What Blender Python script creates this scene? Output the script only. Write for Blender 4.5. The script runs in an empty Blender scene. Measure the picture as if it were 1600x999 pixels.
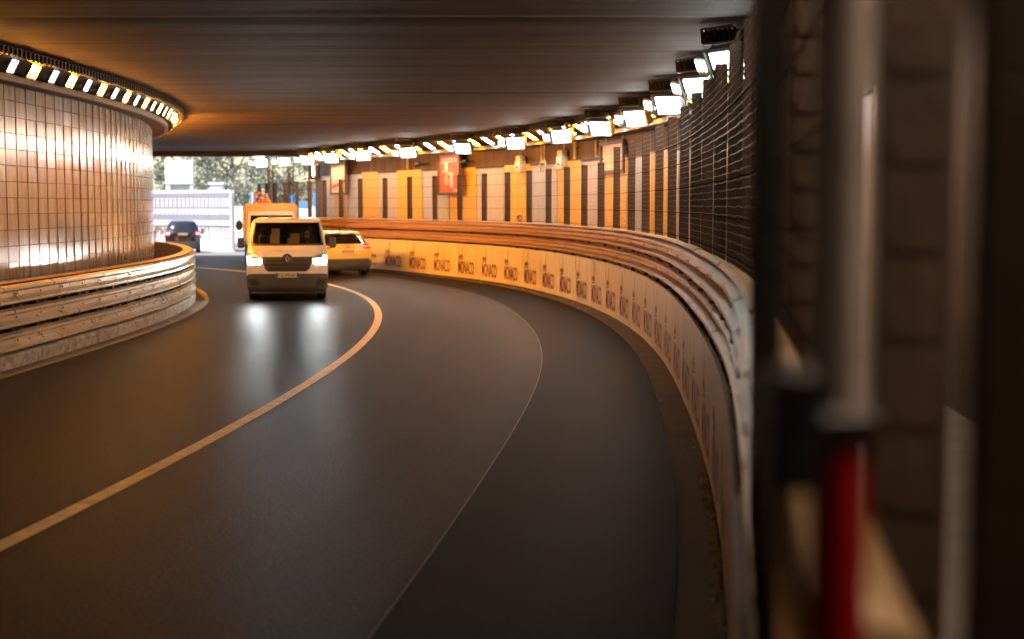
import bpy, math, random
from mathutils import Vector, Matrix, Euler
random.seed(7)
R = math.radians
sc = bpy.context.scene
col = sc.collection

# ------------------------------------------------------------------ camera, sky, sun, exposure
cam_d = bpy.data.cameras.new('camera')
cam = bpy.data.objects.new('camera', cam_d); col.objects.link(cam); sc.camera = cam
cam.location = (0, 0, 2.31)
cam.rotation_euler = (R(90 - 4.62), 0, 0)
cam_d.lens = 50; cam_d.sensor_width = 36
cam_d.clip_start = 0.05; cam_d.clip_end = 6000
cam_d.dof.use_dof = True; cam_d.dof.focus_distance = 19; cam_d.dof.aperture_fstop = 1.25

SUN_DIR = Vector((0.42, 0.42, -0.98)).normalized()
world = bpy.data.worlds.new('World'); sc.world = world; world.use_nodes = True
wn = world.node_tree.nodes; wl = world.node_tree.links
sky = wn.new('ShaderNodeTexSky'); sky.sky_type = 'NISHITA'; sky.sun_disc = False
sky.sun_elevation = math.asin(-SUN_DIR.z)
sky.sun_rotation = math.atan2(-SUN_DIR.x, -SUN_DIR.y)
bg = wn.get('Background') or wn.new('ShaderNodeBackground')
bg.inputs['Strength'].default_value = 0.15
wl.new(sky.outputs[0], bg.inputs['Color'])
sun_d = bpy.data.lights.new('sun', 'SUN'); sun_d.energy = 5.0; sun_d.angle = R(0.5); sun_d.color = (1, .95, .87)
sun = bpy.data.objects.new('sun', sun_d); col.objects.link(sun)
sun.rotation_euler = SUN_DIR.to_track_quat('-Z', 'Y').to_euler(); sun.location = (-20, 40, 40)

vs = sc.view_settings
vs.view_transform = 'Standard'; vs.look = 'None'; vs.gamma = 1; vs.use_curve_mapping = False
vs.exposure = 1.3
sc.cycles.max_bounces = 8; sc.cycles.diffuse_bounces = 4; sc.cycles.glossy_bounces = 4
sc.cycles.transparent_max_bounces = 12
sc.cycles.sample_clamp_indirect = 6.0
sc.cycles.use_denoising = True

# lamp radiances (pre-exposure)
L_SODIUM, L_LEFT, L_WHITE, L_FLOOD, L_HEAD = 66.0, 500.0, 52.0, 15.0, 260.0
SODIUM = (1.0, .35, .024)
COOLW = (.93, 1.0, .97)

# ------------------------------------------------------------------ materials
MATS = {}
def M(name, base, rough=.6, metal=0, var=.12, scale=3, stretch=(1, 1, 1), bump=0, bscale=20, bstretch=(1, 1, 1),
      spec=.5, coat=0, rvar=0, dirt=None, dscale=1.2, damt=.5, dstretch=(1, 1, 1), irand=0, coatrough=.05, wpos=False, uv=False, r0=.3, r1=.7):
    m = bpy.data.materials.new(name); m.use_nodes = True
    nt = m.node_tree; n = nt.nodes; l = nt.links
    b = n['Principled BSDF']
    b.inputs['Roughness'].default_value = rough; b.inputs['Metallic'].default_value = metal
    b.inputs['Specular IOR Level'].default_value = spec
    b.inputs['Coat Weight'].default_value = coat; b.inputs['Coat Roughness'].default_value = coatrough
    tc = n.new('ShaderNodeTexCoord'); geo = n.new('ShaderNodeNewGeometry')
    def noise(sc_, st, det=5):
        mp = n.new('ShaderNodeMapping'); mp.inputs['Scale'].default_value = st
        l.new(geo.outputs['Position'] if wpos else tc.outputs['UV' if uv else 'Object'], mp.inputs['Vector'])
        t = n.new('ShaderNodeTexNoise'); t.inputs['Scale'].default_value = sc_; t.inputs['Detail'].default_value = det
        t.inputs['Roughness'].default_value = .6
        l.new(mp.outputs[0], t.inputs['Vector']); return t.outputs['Fac']
    nf = noise(scale, stretch)
    ramp = n.new('ShaderNodeValToRGB')
    ramp.color_ramp.elements[0].position = r0; ramp.color_ramp.elements[1].position = r1
    lo = [max(0, c * (1 - var)) for c in base]; hi = [min(1, c * (1 + var)) for c in base]
    ramp.color_ramp.elements[0].color = (*lo, 1); ramp.color_ramp.elements[1].color = (*hi, 1)
    l.new(nf, ramp.inputs[0]); out = ramp.outputs[0]
    if dirt:
        df = noise(dscale, dstretch, 8)
        r2 = n.new('ShaderNodeValToRGB'); r2.color_ramp.elements[0].position = .45; r2.color_ramp.elements[1].position = .72
        r2.color_ramp.elements[0].color = (0, 0, 0, 1); r2.color_ramp.elements[1].color = (damt, damt, damt, 1)
        l.new(df, r2.inputs[0])
        mx = n.new('ShaderNodeMix'); mx.data_type = 'RGBA'
        l.new(r2.outputs[0], mx.inputs[0]); l.new(out, mx.inputs[6]); mx.inputs[7].default_value = (*dirt, 1)
        out = mx.outputs[2]
    if irand:
        oi = n.new('ShaderNodeObjectInfo')
        mr = n.new('ShaderNodeMapRange'); mr.inputs['To Min'].default_value = 1 - irand; mr.inputs['To Max'].default_value = 1 + irand
        l.new(oi.outputs['Random'], mr.inputs['Value'])
        mm = n.new('ShaderNodeVectorMath'); mm.operation = 'SCALE'
        l.new(out, mm.inputs[0]); l.new(mr.outputs[0], mm.inputs['Scale']); out = mm.outputs[0]
    l.new(out, b.inputs['Base Color'])
    if rvar:
        rf = noise(scale * 2.3, stretch)
        mr = n.new('ShaderNodeMapRange'); mr.inputs['From Min'].default_value = .3; mr.inputs['From Max'].default_value = .7
        mr.inputs['To Min'].default_value = rough - rvar; mr.inputs['To Max'].default_value = rough + rvar
        l.new(rf, mr.inputs['Value']); l.new(mr.outputs[0], b.inputs['Roughness'])
    if bump:
        bf = noise(bscale, bstretch, 4)
        bn = n.new('ShaderNodeBump'); bn.inputs['Strength'].default_value = bump; bn.inputs['Distance'].default_value = .02
        l.new(bf, bn.inputs['Height']); l.new(bn.outputs[0], b.inputs['Normal'])
    MATS[name] = m; return m
def E(name, color, strength):
    m = bpy.data.materials.new(name); m.use_nodes = True
    b = m.node_tree.nodes['Principled BSDF']
    b.inputs['Base Color'].default_value = (.8, .8, .8, 1)
    b.inputs['Emission Color'].default_value = (*color, 1); b.inputs['Emission Strength'].default_value = strength
    MATS[name] = m; return m
def G(name, tint, amt):     # glass pane: a mix of clear and glossy
    m = bpy.data.materials.new(name); m.use_nodes = True
    n = m.node_tree.nodes; l = m.node_tree.links
    n.remove(n['Principled BSDF'])
    t = n.new('ShaderNodeBsdfTransparent'); t.inputs[0].default_value = (*tint, 1)
    g = n.new('ShaderNodeBsdfGlossy'); g.inputs['Roughness'].default_value = .03
    fr = n.new('ShaderNodeLayerWeight'); fr.inputs[0].default_value = .5
    pw = n.new('ShaderNodeMath'); pw.operation = 'POWER'; pw.inputs[1].default_value = 4; l.new(fr.outputs['Facing'], pw.inputs[0])
    a = n.new('ShaderNodeMath'); a.operation = 'MULTIPLY_ADD'; a.inputs[1].default_value = .6; a.inputs[2].default_value = amt; l.new(pw.outputs[0], a.inputs[0])
    mx = n.new('ShaderNodeMixShader'); l.new(a.outputs[0], mx.inputs[0]); l.new(t.outputs[0], mx.inputs[1]); l.new(g.outputs[0], mx.inputs[2])
    l.new(mx.outputs[0], n['Material Output'].inputs[0]); MATS[name] = m; return m

M('asphalt', (.0215, .0230, .0245), .40, var=1, scale=42, r0=.40, r1=.66, bump=.24, bscale=75, rvar=.13, spec=.012, dirt=(.008, .0078, .0075), dscale=.9, damt=.7, dstretch=(1.6, .05, 1), uv=True)
M('asphalt_dark', (.0085, .0095, .0108), .44, var=1, scale=42, r0=.40, r1=.66, bump=.24, bscale=75, rvar=.13, spec=.006, dirt=(.004, .004, .004), dscale=.9, damt=.7, dstretch=(1.6, .05, 1), uv=True)
M('asphalt_outside', (.16, .155, .15), .8, var=.15, scale=1.5, bump=.3, bscale=50)
M('line_paint', (.82, .62, .30), .5, var=.14, scale=9, dirt=(.28, .26, .24), dscale=6, damt=.7, bump=.15, bscale=60)
M('seam_paint', (.13, .125, .12), .6, var=.4, scale=14)
M('gutter', (.20, .11, .055), .6, var=.35, scale=2.2, stretch=(1, 9, 1), bump=.5, bscale=9, bstretch=(1, 8, 1))
M('footing', (.42, .39, .33), .75, var=.3, scale=6, stretch=(1, 1, 2), bump=.6, bscale=16, dirt=(.12, .09, .06), dscale=5, damt=.8)
M('walkway', (.17, .15, .13), .8, var=.2, scale=3, bump=.3)
M('ceiling', (.074, .047, .029), .7, spec=.12, var=.14, scale=.9, stretch=(.12, 1.6, 1), bump=.5, bscale=1.6, bstretch=(.12, 2.2, 1), dirt=(.03, .022, .017), dscale=.8, damt=.45, dstretch=(.1, 1.5, 1), rvar=.08)
M('concrete_brown', (.17, .12, .085), .7, var=.3, scale=1.2, stretch=(2, 2, .5), bump=.4, bscale=9, dirt=(.09, .055, .03), dscale=1.4, damt=.8, dstretch=(2, 2, .4))
M('tile', (.48, .45, .40), .20, var=.2, scale=3, stretch=(3, 3, .35), bump=.12, bscale=9, bstretch=(3, 3, .08), rvar=.06, irand=.12, dirt=(.24, .13, .065), dscale=1.6, damt=.8, dstretch=(3, 3, .3), wpos=True, coat=.8, coatrough=.16)
M('grout', (.09, .065, .045), .8)
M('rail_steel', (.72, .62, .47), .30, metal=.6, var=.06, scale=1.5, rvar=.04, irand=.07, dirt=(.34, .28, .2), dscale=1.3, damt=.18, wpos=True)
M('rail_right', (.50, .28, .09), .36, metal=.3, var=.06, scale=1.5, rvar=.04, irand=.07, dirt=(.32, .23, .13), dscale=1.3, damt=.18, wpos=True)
M('cap_plastic', (.42, .28, .14), .45, var=.14, scale=5, irand=.12, bump=.05)
M('steel_dark', (.06, .05, .045), .5, metal=.6, var=.3, scale=8)
M('bolt', (.55, .50, .42), .35, metal=.9)
M('post_brown', (.085, .055, .038), .6, metal=.3, var=.3, scale=9, bump=.3, bscale=40, bstretch=(1, 1, 2))
M('wire', (.09, .085, .08), .32, metal=.85, var=.2, spec=.3); M('cable', (.006, .006, .006), .9, spec=0)
M('skirt_white', (.74, .67, .54), .38, var=.07, scale=3, stretch=(3, 3, .3), irand=.05, dirt=(.46, .28, .12), dscale=3.2, damt=.6, dstretch=(4, 4, .3), bump=.04, bscale=10)
M('print_maroon', (.20, .025, .03), .5, var=.3, scale=8)
M('print_ochre', (.30, .13, .03), .5, var=.2, scale=8)
M('panel_yellow', (.75, .45, .07), .35, var=.1, scale=2, stretch=(2, 2, .4), irand=.08)
M('panel_grey', (.46, .49, .58), .35, var=.1, scale=2, stretch=(2, 2, .4), irand=.08)
M('panel_tan', (.55, .50, .48), .35, var=.1, scale=2, stretch=(2, 2, .4), irand=.08)
M('black_metal', (.025, .025, .025), .45, metal=.3, var=.3, scale=8)
M('soffit', (.10, .065, .045), .6, var=.3, scale=2)
M('ledge', (.42, .38, .32), .55, var=.25, scale=4, bump=.2, dirt=(.18, .13, .09), dscale=4, damt=.7)
M('lamp_housing', (.28, .22, .17), .5, metal=.5, var=.2)
M('silver', (.62, .62, .60), .28, metal=.9)
E('lamp_sodium', SODIUM, L_SODIUM); E('lamp_sodium_boosted', SODIUM, L_LEFT); E('lamp_sodium_mid', SODIUM, L_LEFT * .24); E('lamp_sodium_near', SODIUM, L_LEFT * .20); E('lamp_white_left', COOLW, 5.0); E('lamp_fill', (1, .72, .50), 85.0); E('lamp_white', COOLW, L_WHITE)
E('flood_glow', COOLW, L_FLOOD); E('flood_strip', COOLW, L_FLOOD * .6); E('head_glow', (.92, 1, .98), L_HEAD)
E('drl_glow', (.9, 1, .98), 6); E('poster_back', (1, .72, .40), .35)
E('tail_glow', (1, .05, .02), .5)
M('frame_brown', (.13, .07, .04), .5, metal=.2)
M('poster_red', (.62, .11, .03), .45, var=.15, scale=6); M('poster_cream', (.75, .66, .48), .45, var=.08); M('poster_dark', (.2, .1, .05), .5)
M('white_box', (.62, .58, .50), .5, var=.08)
M('paint_white', (.74, .74, .72), .28, var=.03, coat=.6)
M('paint_white_sodium', (.80, .54, .13), .28, var=.03, coat=.6)  # white bodywork with the sodium lamps' yellow put into the paint
M('paint_black', (.012, .012, .014), .2, var=.1, coat=.8)
M('paint_silver', (.46, .47, .49), .3, metal=.5, coat=.6)
M('paint_truck', (.62, .46, .24), .42, var=.1, scale=3, bump=.05)
M('plastic_dark', (.085, .092, .088), .55, var=.15)
M('grille_dark', (.03, .034, .032), .45)
M('rubber', (.018, .018, .018), .75, var=.2)
M('rim', (.34, .34, .34), .35, metal=.8)
M('dark_glass', (.012, .013, .014), .06, spec=.7)
G('clear_glass', (.80, .84, .82), .02)
M('interior', (.07, .07, .072), .8)
M('seat', (.05, .05, .055), .8)
M('cardboard', (.42, .30, .18), .8, var=.15)
M('plate', (.70, .66, .52), .45); M('plate_blue', (.03, .07, .35), .4); M('ink', (.02, .02, .02), .5); M('ink_soft', (.30, .26, .20), .5)
M('red_lens', (.45, .02, .015), .15); M('amber_lens', (.7, .25, .02), .2)
M('cloth_dark', (.03, .032, .04), .85); M('cloth_orange', (.60, .20, .04), .8); M('skin', (.48, .28, .19), .5); M('hair', (.04, .025, .015), .7); M('jeans', (.06, .08, .14), .8)
M('machine_orange', (.58, .22, .05), .45, var=.15, scale=6)
M('banner_purple', (.20, .19, .25), .7, var=.06, scale=3)
M('paint_bright', (.78, .78, .76), .6, var=.05)
M('sign_grey', (.45, .47, .46), .5); M('sign_blue_ink', (.30, .36, .46), .5); M('blue_sheet', (.06, .26, .52), .6)
M('bark', (.22, .17, .12), .85, var=.3, scale=8, bump=.5)
M('leaf_a', (.22, .23, .16), .55, var=.45, scale=1.6); M('leaf_b', (.28, .28, .21), .55, var=.4, scale=1.6)
M('hill', (.24, .23, .15), .9, var=.4, scale=.3, bump=.5, bscale=2)
M('red_paint', (.34, .008, .011), .32, var=.08); M('galvanised', (.40, .36, .33), .6, metal=0, var=.2, scale=6)
M('paper_scrap', (.55, .47, .36), .8, var=.25, scale=14)
M('pipe_pale', (.66, .56, .38), .4, var=.1)

# ------------------------------------------------------------------ mesh helpers
class MB:
    def __init__(s): s.v = []; s.f = []
    def add(s, vs_, fs):
        o = len(s.v); s.v += [tuple(v) for v in vs_]; s.f += [tuple(i + o for i in f) for f in fs]; return s
    def box(s, c, d, rot=None, ch=0):
        x, y, z = [k / 2 for k in d]
        if ch <= 0:
            V = [Vector((a * x, b * y, e * z)) for a in (-1, 1) for b in (-1, 1) for e in (-1, 1)]
            F = [(0, 1, 3, 2), (4, 6, 7, 5), (0, 4, 5, 1), (2, 3, 7, 6), (0, 2, 6, 4), (1, 5, 7, 3)]
        else:
            V = []; idx = {}
            for a in (-1, 1):
                for b in (-1, 1):
                    for e in (-1, 1):
                        for ax in range(3):
                            p = [a * (x - ch), b * (y - ch), e * (z - ch)]
                            p[ax] = (a * x, b * y, e * z)[ax]
                            idx[a, b, e, ax] = len(V); V.append(Vector(p))
            F = []
            S = (-1, 1)
            for sg in S:
                F.append([idx[sg, -1, -1, 0], idx[sg, 1, -1, 0], idx[sg, 1, 1, 0], idx[sg, -1, 1, 0]])
                F.append([idx[-1, sg, -1, 1], idx[1, sg, -1, 1], idx[1, sg, 1, 1], idx[-1, sg, 1, 1]])
                F.append([idx[-1, -1, sg, 2], idx[1, -1, sg, 2], idx[1, 1, sg, 2], idx[-1, 1, sg, 2]])
            for a in S:
                for b in S:
                    F.append([idx[a, b, -1, 0], idx[a, b, 1, 0], idx[a, b, 1, 1], idx[a, b, -1, 1]])
                    F.append([idx[a, -1, b, 0], idx[a, 1, b, 0], idx[a, 1, b, 2], idx[a, -1, b, 2]])
                    F.append([idx[-1, a, b, 1], idx[1, a, b, 1], idx[1, a, b, 2], idx[-1, a, b, 2]])
            for a in S:
                for b in S:
                    for e in S: F.append([idx[a, b, e, 0], idx[a, b, e, 1], idx[a, b, e, 2]])
            G_ = []
            for f in F:
                n = (V[f[1]] - V[f[0]]).cross(V[f[2]] - V[f[0]])
                cc = sum((V[i] for i in f), Vector()) / len(f)
                G_.append(f if n.dot(cc) > 0 else f[::-1])
            F = G_
        if rot is not None: V = [rot @ v for v in V]
        c = Vector(c)
        return s.add([v + c for v in V], F)
    def tube(s, pts, r, n=6, cap=True):
        pts = [Vector(p) for p in pts]; rs = r if isinstance(r, (list, tuple)) else [r] * len(pts)
        V = []; F = []
        for i, p in enumerate(pts):
            d = (pts[min(i + 1, len(pts) - 1)] - pts[max(i - 1, 0)])
            d = d.normalized() if d.length > 1e-9 else Vector((0, 0, 1))
            a = d.cross(Vector((0, 0, 1)) if abs(d.z) < .9 else Vector((1, 0, 0))).normalized(); b = d.cross(a)
            for k in range(n):
                t = 2 * math.pi * k / n; V.append(p + (a * math.cos(t) + b * math.sin(t)) * rs[i])
        for i in range(len(pts) - 1):
            for k in range(n):
                F.append((i * n + k, i * n + (k + 1) % n, (i + 1) * n + (k + 1) % n, (i + 1) * n + k))
        if cap: F.append(tuple(range(n))[::-1]); F.append(tuple((len(pts) - 1) * n + k for k in range(n)))
        return s.add(V, F)
    def lathe(s, prof, n=20, mat=None):      # prof (r, h) about local z
        V = []; F = []
        for r, h in prof:
            for k in range(n):
                t = 2 * math.pi * k / n; V.append(Vector((r * math.cos(t), r * math.sin(t), h)))
        m = len(prof)
        for i in range(m - 1):
            for k in range(n): F.append((i * n + k, i * n + (k + 1) % n, (i + 1) * n + (k + 1) % n, (i + 1) * n + k))
        F.append(tuple(range(n))[::-1]); F.append(tuple((m - 1) * n + k for k in range(n)))
        if mat is not None: V = [mat @ v for v in V]
        return s.add(V, F)
    def sweep(s, stations, prof, caps=True, closed=True):    # stations (x, y, heading); prof (off to the right, z)
        V = []; F = []; n = len(prof)
        for x, y, th in stations:
            c, sn = math.cos(th), math.sin(th)
            for o, z in prof: V.append((x + o * c, y - o * sn, z))
        for i in range(len(stations) - 1):
            for k in range(n if closed else n - 1):
                k2 = (k + 1) % n
                F.append((i * n + k, (i + 1) * n + k, (i + 1) * n + k2, i * n + k2))
        if caps and closed: F.append(tuple(range(n))); F.append(tuple((len(stations) - 1) * n + k for k in range(n))[::-1])
        return s.add(V, F)
    def mesh(s, name, smooth=None):
        me = bpy.data.meshes.new(name); me.from_pydata(s.v, [], s.f)
        me.validate(); me.update()
        if smooth is not None:
            me.shade_smooth(); me.set_sharp_from_angle(angle=R(smooth))
        return me

def link(o): col.objects.link(o); return o
def tag(o, label=None, cat=None, group=None, kind=None):
    if label: o['label'] = label
    if cat: o['category'] = cat
    if group: o['group'] = group
    if kind: o['kind'] = kind
    return o
def thing(name, label, cat, loc=(0, 0, 0), rotz=0, group=None):
    o = link(bpy.data.objects.new(name, None)); o.location = loc; o.rotation_euler = (0, 0, rotz)
    o.empty_display_size = .2
    return tag(o, label, cat, group)
def obj(name, mb, mat, parent=None, smooth=None, world=False, loc=None, rot=None):
    me = mb.mesh(name, smooth) if isinstance(mb, MB) else mb
    if mat and not me.materials: me.materials.append(MATS[mat])
    o = link(bpy.data.objects.new(name, me))
    if loc is not None: o.location = loc
    if rot is not None: o.rotation_euler = rot
    if parent is not None:
        o.parent = parent
        if world:       # mesh written in scene metres under an unrotated parent
            p = parent; off = Vector()
            while p is not None: off += p.location; p = p.parent
            o.location = Vector(o.location) - off
    return o
def textmesh(body, h, width=None, bold=0.0, name='lettering', shear=0, align='CENTER'):
    cu = bpy.data.curves.new(name, 'FONT'); cu.body = body; cu.align_x = align; cu.align_y = 'CENTER'
    cu.size = 1; cu.offset = bold; cu.resolution_u = 3; cu.shear = shear; cu.fill_mode = 'FRONT'
    o = bpy.data.objects.new(name, cu); link(o)
    dg = bpy.context.evaluated_depsgraph_get(); me = bpy.data.meshes.new_from_object(o.evaluated_get(dg))
    bpy.data.objects.remove(o); bpy.data.curves.remove(cu)
    xs = [v.co.x for v in me.vertices]; ys = [v.co.y for v in me.vertices]
    cx, cy = (min(xs) + max(xs)) / 2, (min(ys) + max(ys)) / 2
    sy = h / (max(ys) - min(ys)); sx = width / (max(xs) - min(xs)) if width else sy
    for v in me.vertices: v.co = Vector(((v.co.x - cx) * sx, (v.co.y - cy) * sy, 0))
    me.name = name; me.materials.clear(); return me
ORD = ['first', 'second', 'third', 'fourth', 'fifth', 'sixth', 'seventh', 'eighth', 'ninth', 'tenth', 'eleventh', 'twelfth',
       'thirteenth', 'fourteenth', 'fifteenth', 'sixteenth', 'seventeenth', 'eighteenth', 'nineteenth', 'twentieth',
       'twenty-first', 'twenty-second', 'twenty-third', 'twenty-fourth', 'twenty-fifth', 'twenty-sixth', 'twenty-seventh', 'twenty-eighth'] + ['thirty-' + q if q else 'thirtieth' for q in ('', 'first', 'second', 'third', 'fourth', 'fifth', 'sixth', 'seventh', 'eighth', 'ninth')]
ORD.insert(28, 'twenty-ninth')

# ------------------------------------------------------------------ the road's line in plan
KN = [(-40, .001), (0, .001), (10, -.007), (20, -.0102), (30, -.0173), (40, -.0246), (50, -.0270), (56, -.0163), (80, -.0163)]
def kap(s):
    for (a, ka), (b, kb) in zip(KN, KN[1:]):
        if s <= b: return ka + (kb - ka) * (s - a) / (b - a)
    return KN[-1][1]
DS = .25; CUR = {0: (-4.88, 0.0, .155)}
x, y, th = CUR[0]
for i in range(1, 281):
    k = (kap((i - 1) * DS) + kap(i * DS)) / 2; t2 = th + k * DS
    x += (math.sin(th) + math.sin(t2)) / 2 * DS; y += (math.cos(th) + math.cos(t2)) / 2 * DS; th = t2; CUR[i] = (x, y, th)
x, y, th = CUR[0]
for i in range(-1, -81, -1):
    k = (kap((i + 1) * DS) + kap(i * DS)) / 2; t2 = th - k * DS
    x -= (math.sin(th) + math.sin(t2)) / 2 * DS; y -= (math.cos(th) + math.cos(t2)) / 2 * DS; th = t2; CUR[i] = (x, y, th)
def C(s, off=0):
    f = s / DS; i = math.floor(f); f -= i
    a, b = CUR[i], CUR[i + 1]
    x, y, th = [a[k] + (b[k] - a[k]) * f for k in range(3)]
    return (x + off * math.cos(th), y - off * math.sin(th), th)
RB, LB = 4.74, -4.45                     # faces of the right and left barriers
def lerp_tab(tab, s):
    if s <= tab[0][0]: return tab[0][1]
    for (a, va), (b, vb) in zip(tab, tab[1:]):
        if s <= b:
            f = (s - a) / (b - a); f = f * f * (3 - 2 * f); return va + (vb - va) * f
    return tab[-1][1]
def rbo(s): return lerp_tab([(9, .11), (18, 0), (38, -.04), (49, -.40)], s)      # lane width changes along the road
def lbo(s): return lerp_tab([(20, 0), (36, .33)], s)
# right barrier: follows the road to s = 51, then runs out of the tunnel and bends left
HP = [(-7.9, 55.6), (-9.6, 59.2), (-11.1, 62.8), (-12.4, 66.3), (-13.5, 69.2), (-15.2, 71.3), (-18, 72.6), (-22, 73.4), (-30, 74.2), (-42, 75.0)]
p0 = C(50.5, RB + rbo(50.5)); p1 = C(51, RB + rbo(51))
ctrl = [Vector(p0[:2]), Vector(p1[:2])] + [Vector(h) for h in HP]
dense = [ctrl[1]]
for i in range(1, len(ctrl) - 2):
    a, b, c, d = ctrl[i - 1], ctrl[i], ctrl[i + 1], ctrl[i + 2]
    if i == 1: a = b - (c - b).normalized() * (c - b).length * .7 + Vector((.25, 0))
    for k in range(1, 13):
        t = k / 12
        dense.append(.5 * ((2 * b) + (-a + c) * t + (2 * a - 5 * b + 4 * c - d) * t * t + (-a + 3 * b - 3 * c + d) * t ** 3))
acc = [0]
for a, b in zip(dense, dense[1:]): acc.append(acc[-1] + (b - a).length)
RMAX = 51 + acc[-1]
def PR(t, off=0):
    if t <= 51: return C(t, RB + rbo(t) + off)
    u = min(t - 51, acc[-1] - 1e-4)
    for i in range(len(acc) - 1):
        if acc[i + 1] >= u: break
    f = (u - acc[i]) / (acc[i + 1] - acc[i]); p = dense[i].lerp(dense[i + 1], f)
    def hd(j): d = dense[min(j + 1, len(dense) - 1)] - dense[max(j - 1, 0)]; return math.atan2(d.x, d.y)
    th = hd(i) + (hd(i + 1) - hd(i)) * f
    return (p.x + off * math.cos(th), p.y - off * math.sin(th), th)
def PL(s, off=0): return C(s, LB + lbo(s) - off)     # off away from the road
def st(P, a, b, step=.5, off=0):
    n = max(1, round((b - a) / step)); return [P(a + (b - a) * i / n, off) for i in range(n + 1)]
CEIL = 4.6

# ================================================================== SETTING
g = MB(); g.add([(-3000, -3000, -.004), (3000, -3000, -.004), (3000, 3000, -.004), (-3000, 3000, -.004)], [(0, 1, 2, 3)])
tag(obj('ground', g, 'asphalt_outside'), kind='structure')
road = MB(); V = []; F = []
for i in range(153):
    s = -14 + i * .5; a = PR(s, -.29) if s <= 51 else C(s, 4.0); b = PL(s, -.3)
    n = 8
    for q in range(n + 1): V.append((a[0] + (b[0] - a[0]) * q / n, a[1] + (b[1] - a[1]) * q / n, 0))
for i in range(152):
    for q in range(8): F.append((i * 9 + q, i * 9 + q + 1, (i + 1) * 9 + q + 1, (i + 1) * 9 + q)[::-1])
road.add(V, F)
def road_uv(me, w):
    u = me.uv_layers.new(name='lane')
    for lp in me.loops:
        j, q = divmod(lp.vertex_index, w); u.data[lp.index].uv = (q * 1.06, j * .5)
rm = road.mesh('road'); road_uv(rm, 9)
road = tag(obj('road', rm, 'asphalt'), kind='structure')
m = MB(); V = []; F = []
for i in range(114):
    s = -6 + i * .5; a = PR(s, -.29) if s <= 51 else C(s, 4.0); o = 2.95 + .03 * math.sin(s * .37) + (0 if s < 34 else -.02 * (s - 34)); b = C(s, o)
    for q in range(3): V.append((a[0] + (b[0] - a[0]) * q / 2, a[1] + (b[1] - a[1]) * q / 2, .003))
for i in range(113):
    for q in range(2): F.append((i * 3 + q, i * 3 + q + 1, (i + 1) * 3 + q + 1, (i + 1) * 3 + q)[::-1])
m.add(V, F); rm = m.mesh('asphalt_strip'); road_uv(rm, 3); obj('asphalt_strip', rm, 'asphalt_dark', road)  # darker surface between the seam and the gutter
line = MB(); line.sweep(st(C, -14, 61, .5), [(.075, .004), (-.075, .004)], closed=False)
obj('lane_line', line, 'line_paint', road)
seam = MB(); stn = []
for i in range(0, 75):
    s = -2 + i * .6; o = 2.95 + .03 * math.sin(s * .37) + (0 if s < 34 else -.02 * (s - 34))
    stn.append(C(s, o))
seam.sweep(stn, [(.0045, .007), (-.0045, .007)], closed=False); obj('road_seam', seam, 'seam_paint', road)
gut = MB(); gut.sweep(st(PR, -14, 51, .25), [(.0, -.03), (-.28, -.035), (-.29, 0)], closed=False)
tag(obj('gutter', gut, 'gutter'), kind='structure')
# left road edge: flat apron strip, concrete footing
ap = MB(); ap.sweep(st(PL, -14, 60, .5), [(.30, .004), (-1.2, .004)], closed=False)
tag(obj('pavement_left', ap, 'walkway'), kind='structure')
wk = MB(); wk.sweep(st(PR, -14, 62, .5, 0), [(.21, .62), (2.02, .62), (2.02, 0), (.21, 0)])
tag(obj('walkway', wk, 'walkway'), kind='structure')

# ceiling slabs with cross joints
ceil_root = tag(link(bpy.data.objects.new('ceiling', None)), kind='structure'); ceil_root.location = (-12, 20, CEIL)
edges = [-15, -5.5, 6.2, 17.8, 29.5, 41.0, 53.6, 61.6]
for a, b in zip(edges, edges[1:]):
    m = MB(); n = int((b - a) / .24); ph = random.random() * 6
    V = []; F = []
    XS = [-46, -30, -16, -10, -6, -3, 0, 2, 4, 6, 9, 14]
    for j in range(n + 1):
        yy = a + .011 + (b - a - .022) * j / n
        for X in XS:
            wv = .003 * math.sin(yy * 4.3 + ph + .15 * X) + .002 * math.sin(yy * 9.1 + X * .3 + ph) + .004 * math.sin(yy * 2.1 - X)
            if j in (0, n): wv += .015
            V.append((X, yy, CEIL + wv))
    w = len(XS)
    for j in range(n):
        for k in range(w - 1): F.append((j * w + k, j * w + k + 1, (j + 1) * w + k + 1, (j + 1) * w + k)[::-1])
    m.add(V, F)
    m.box((-16, (a + b) / 2, CEIL + .55), (60, b - a - .05, 1.0))
    obj('ceiling_slab', m, 'ceiling', ceil_root, smooth=40, world=True)
pb = MB(); pb.box((-25, 62.1, 5.05), (44, 1.0, 1.32), ch=.03)
tag(obj('portal_beam', pb, 'ceiling'), 'streaked concrete beam across the top of the tunnel mouth', 'beam')
bw = MB(); bw.box((-5, -15.5, 2.6), (60, .6, 5.6)); tag(obj('sky_block_wall', bw, 'concrete_brown'), kind='structure')  # unseen wall added to shut out skylight behind the camera

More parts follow.
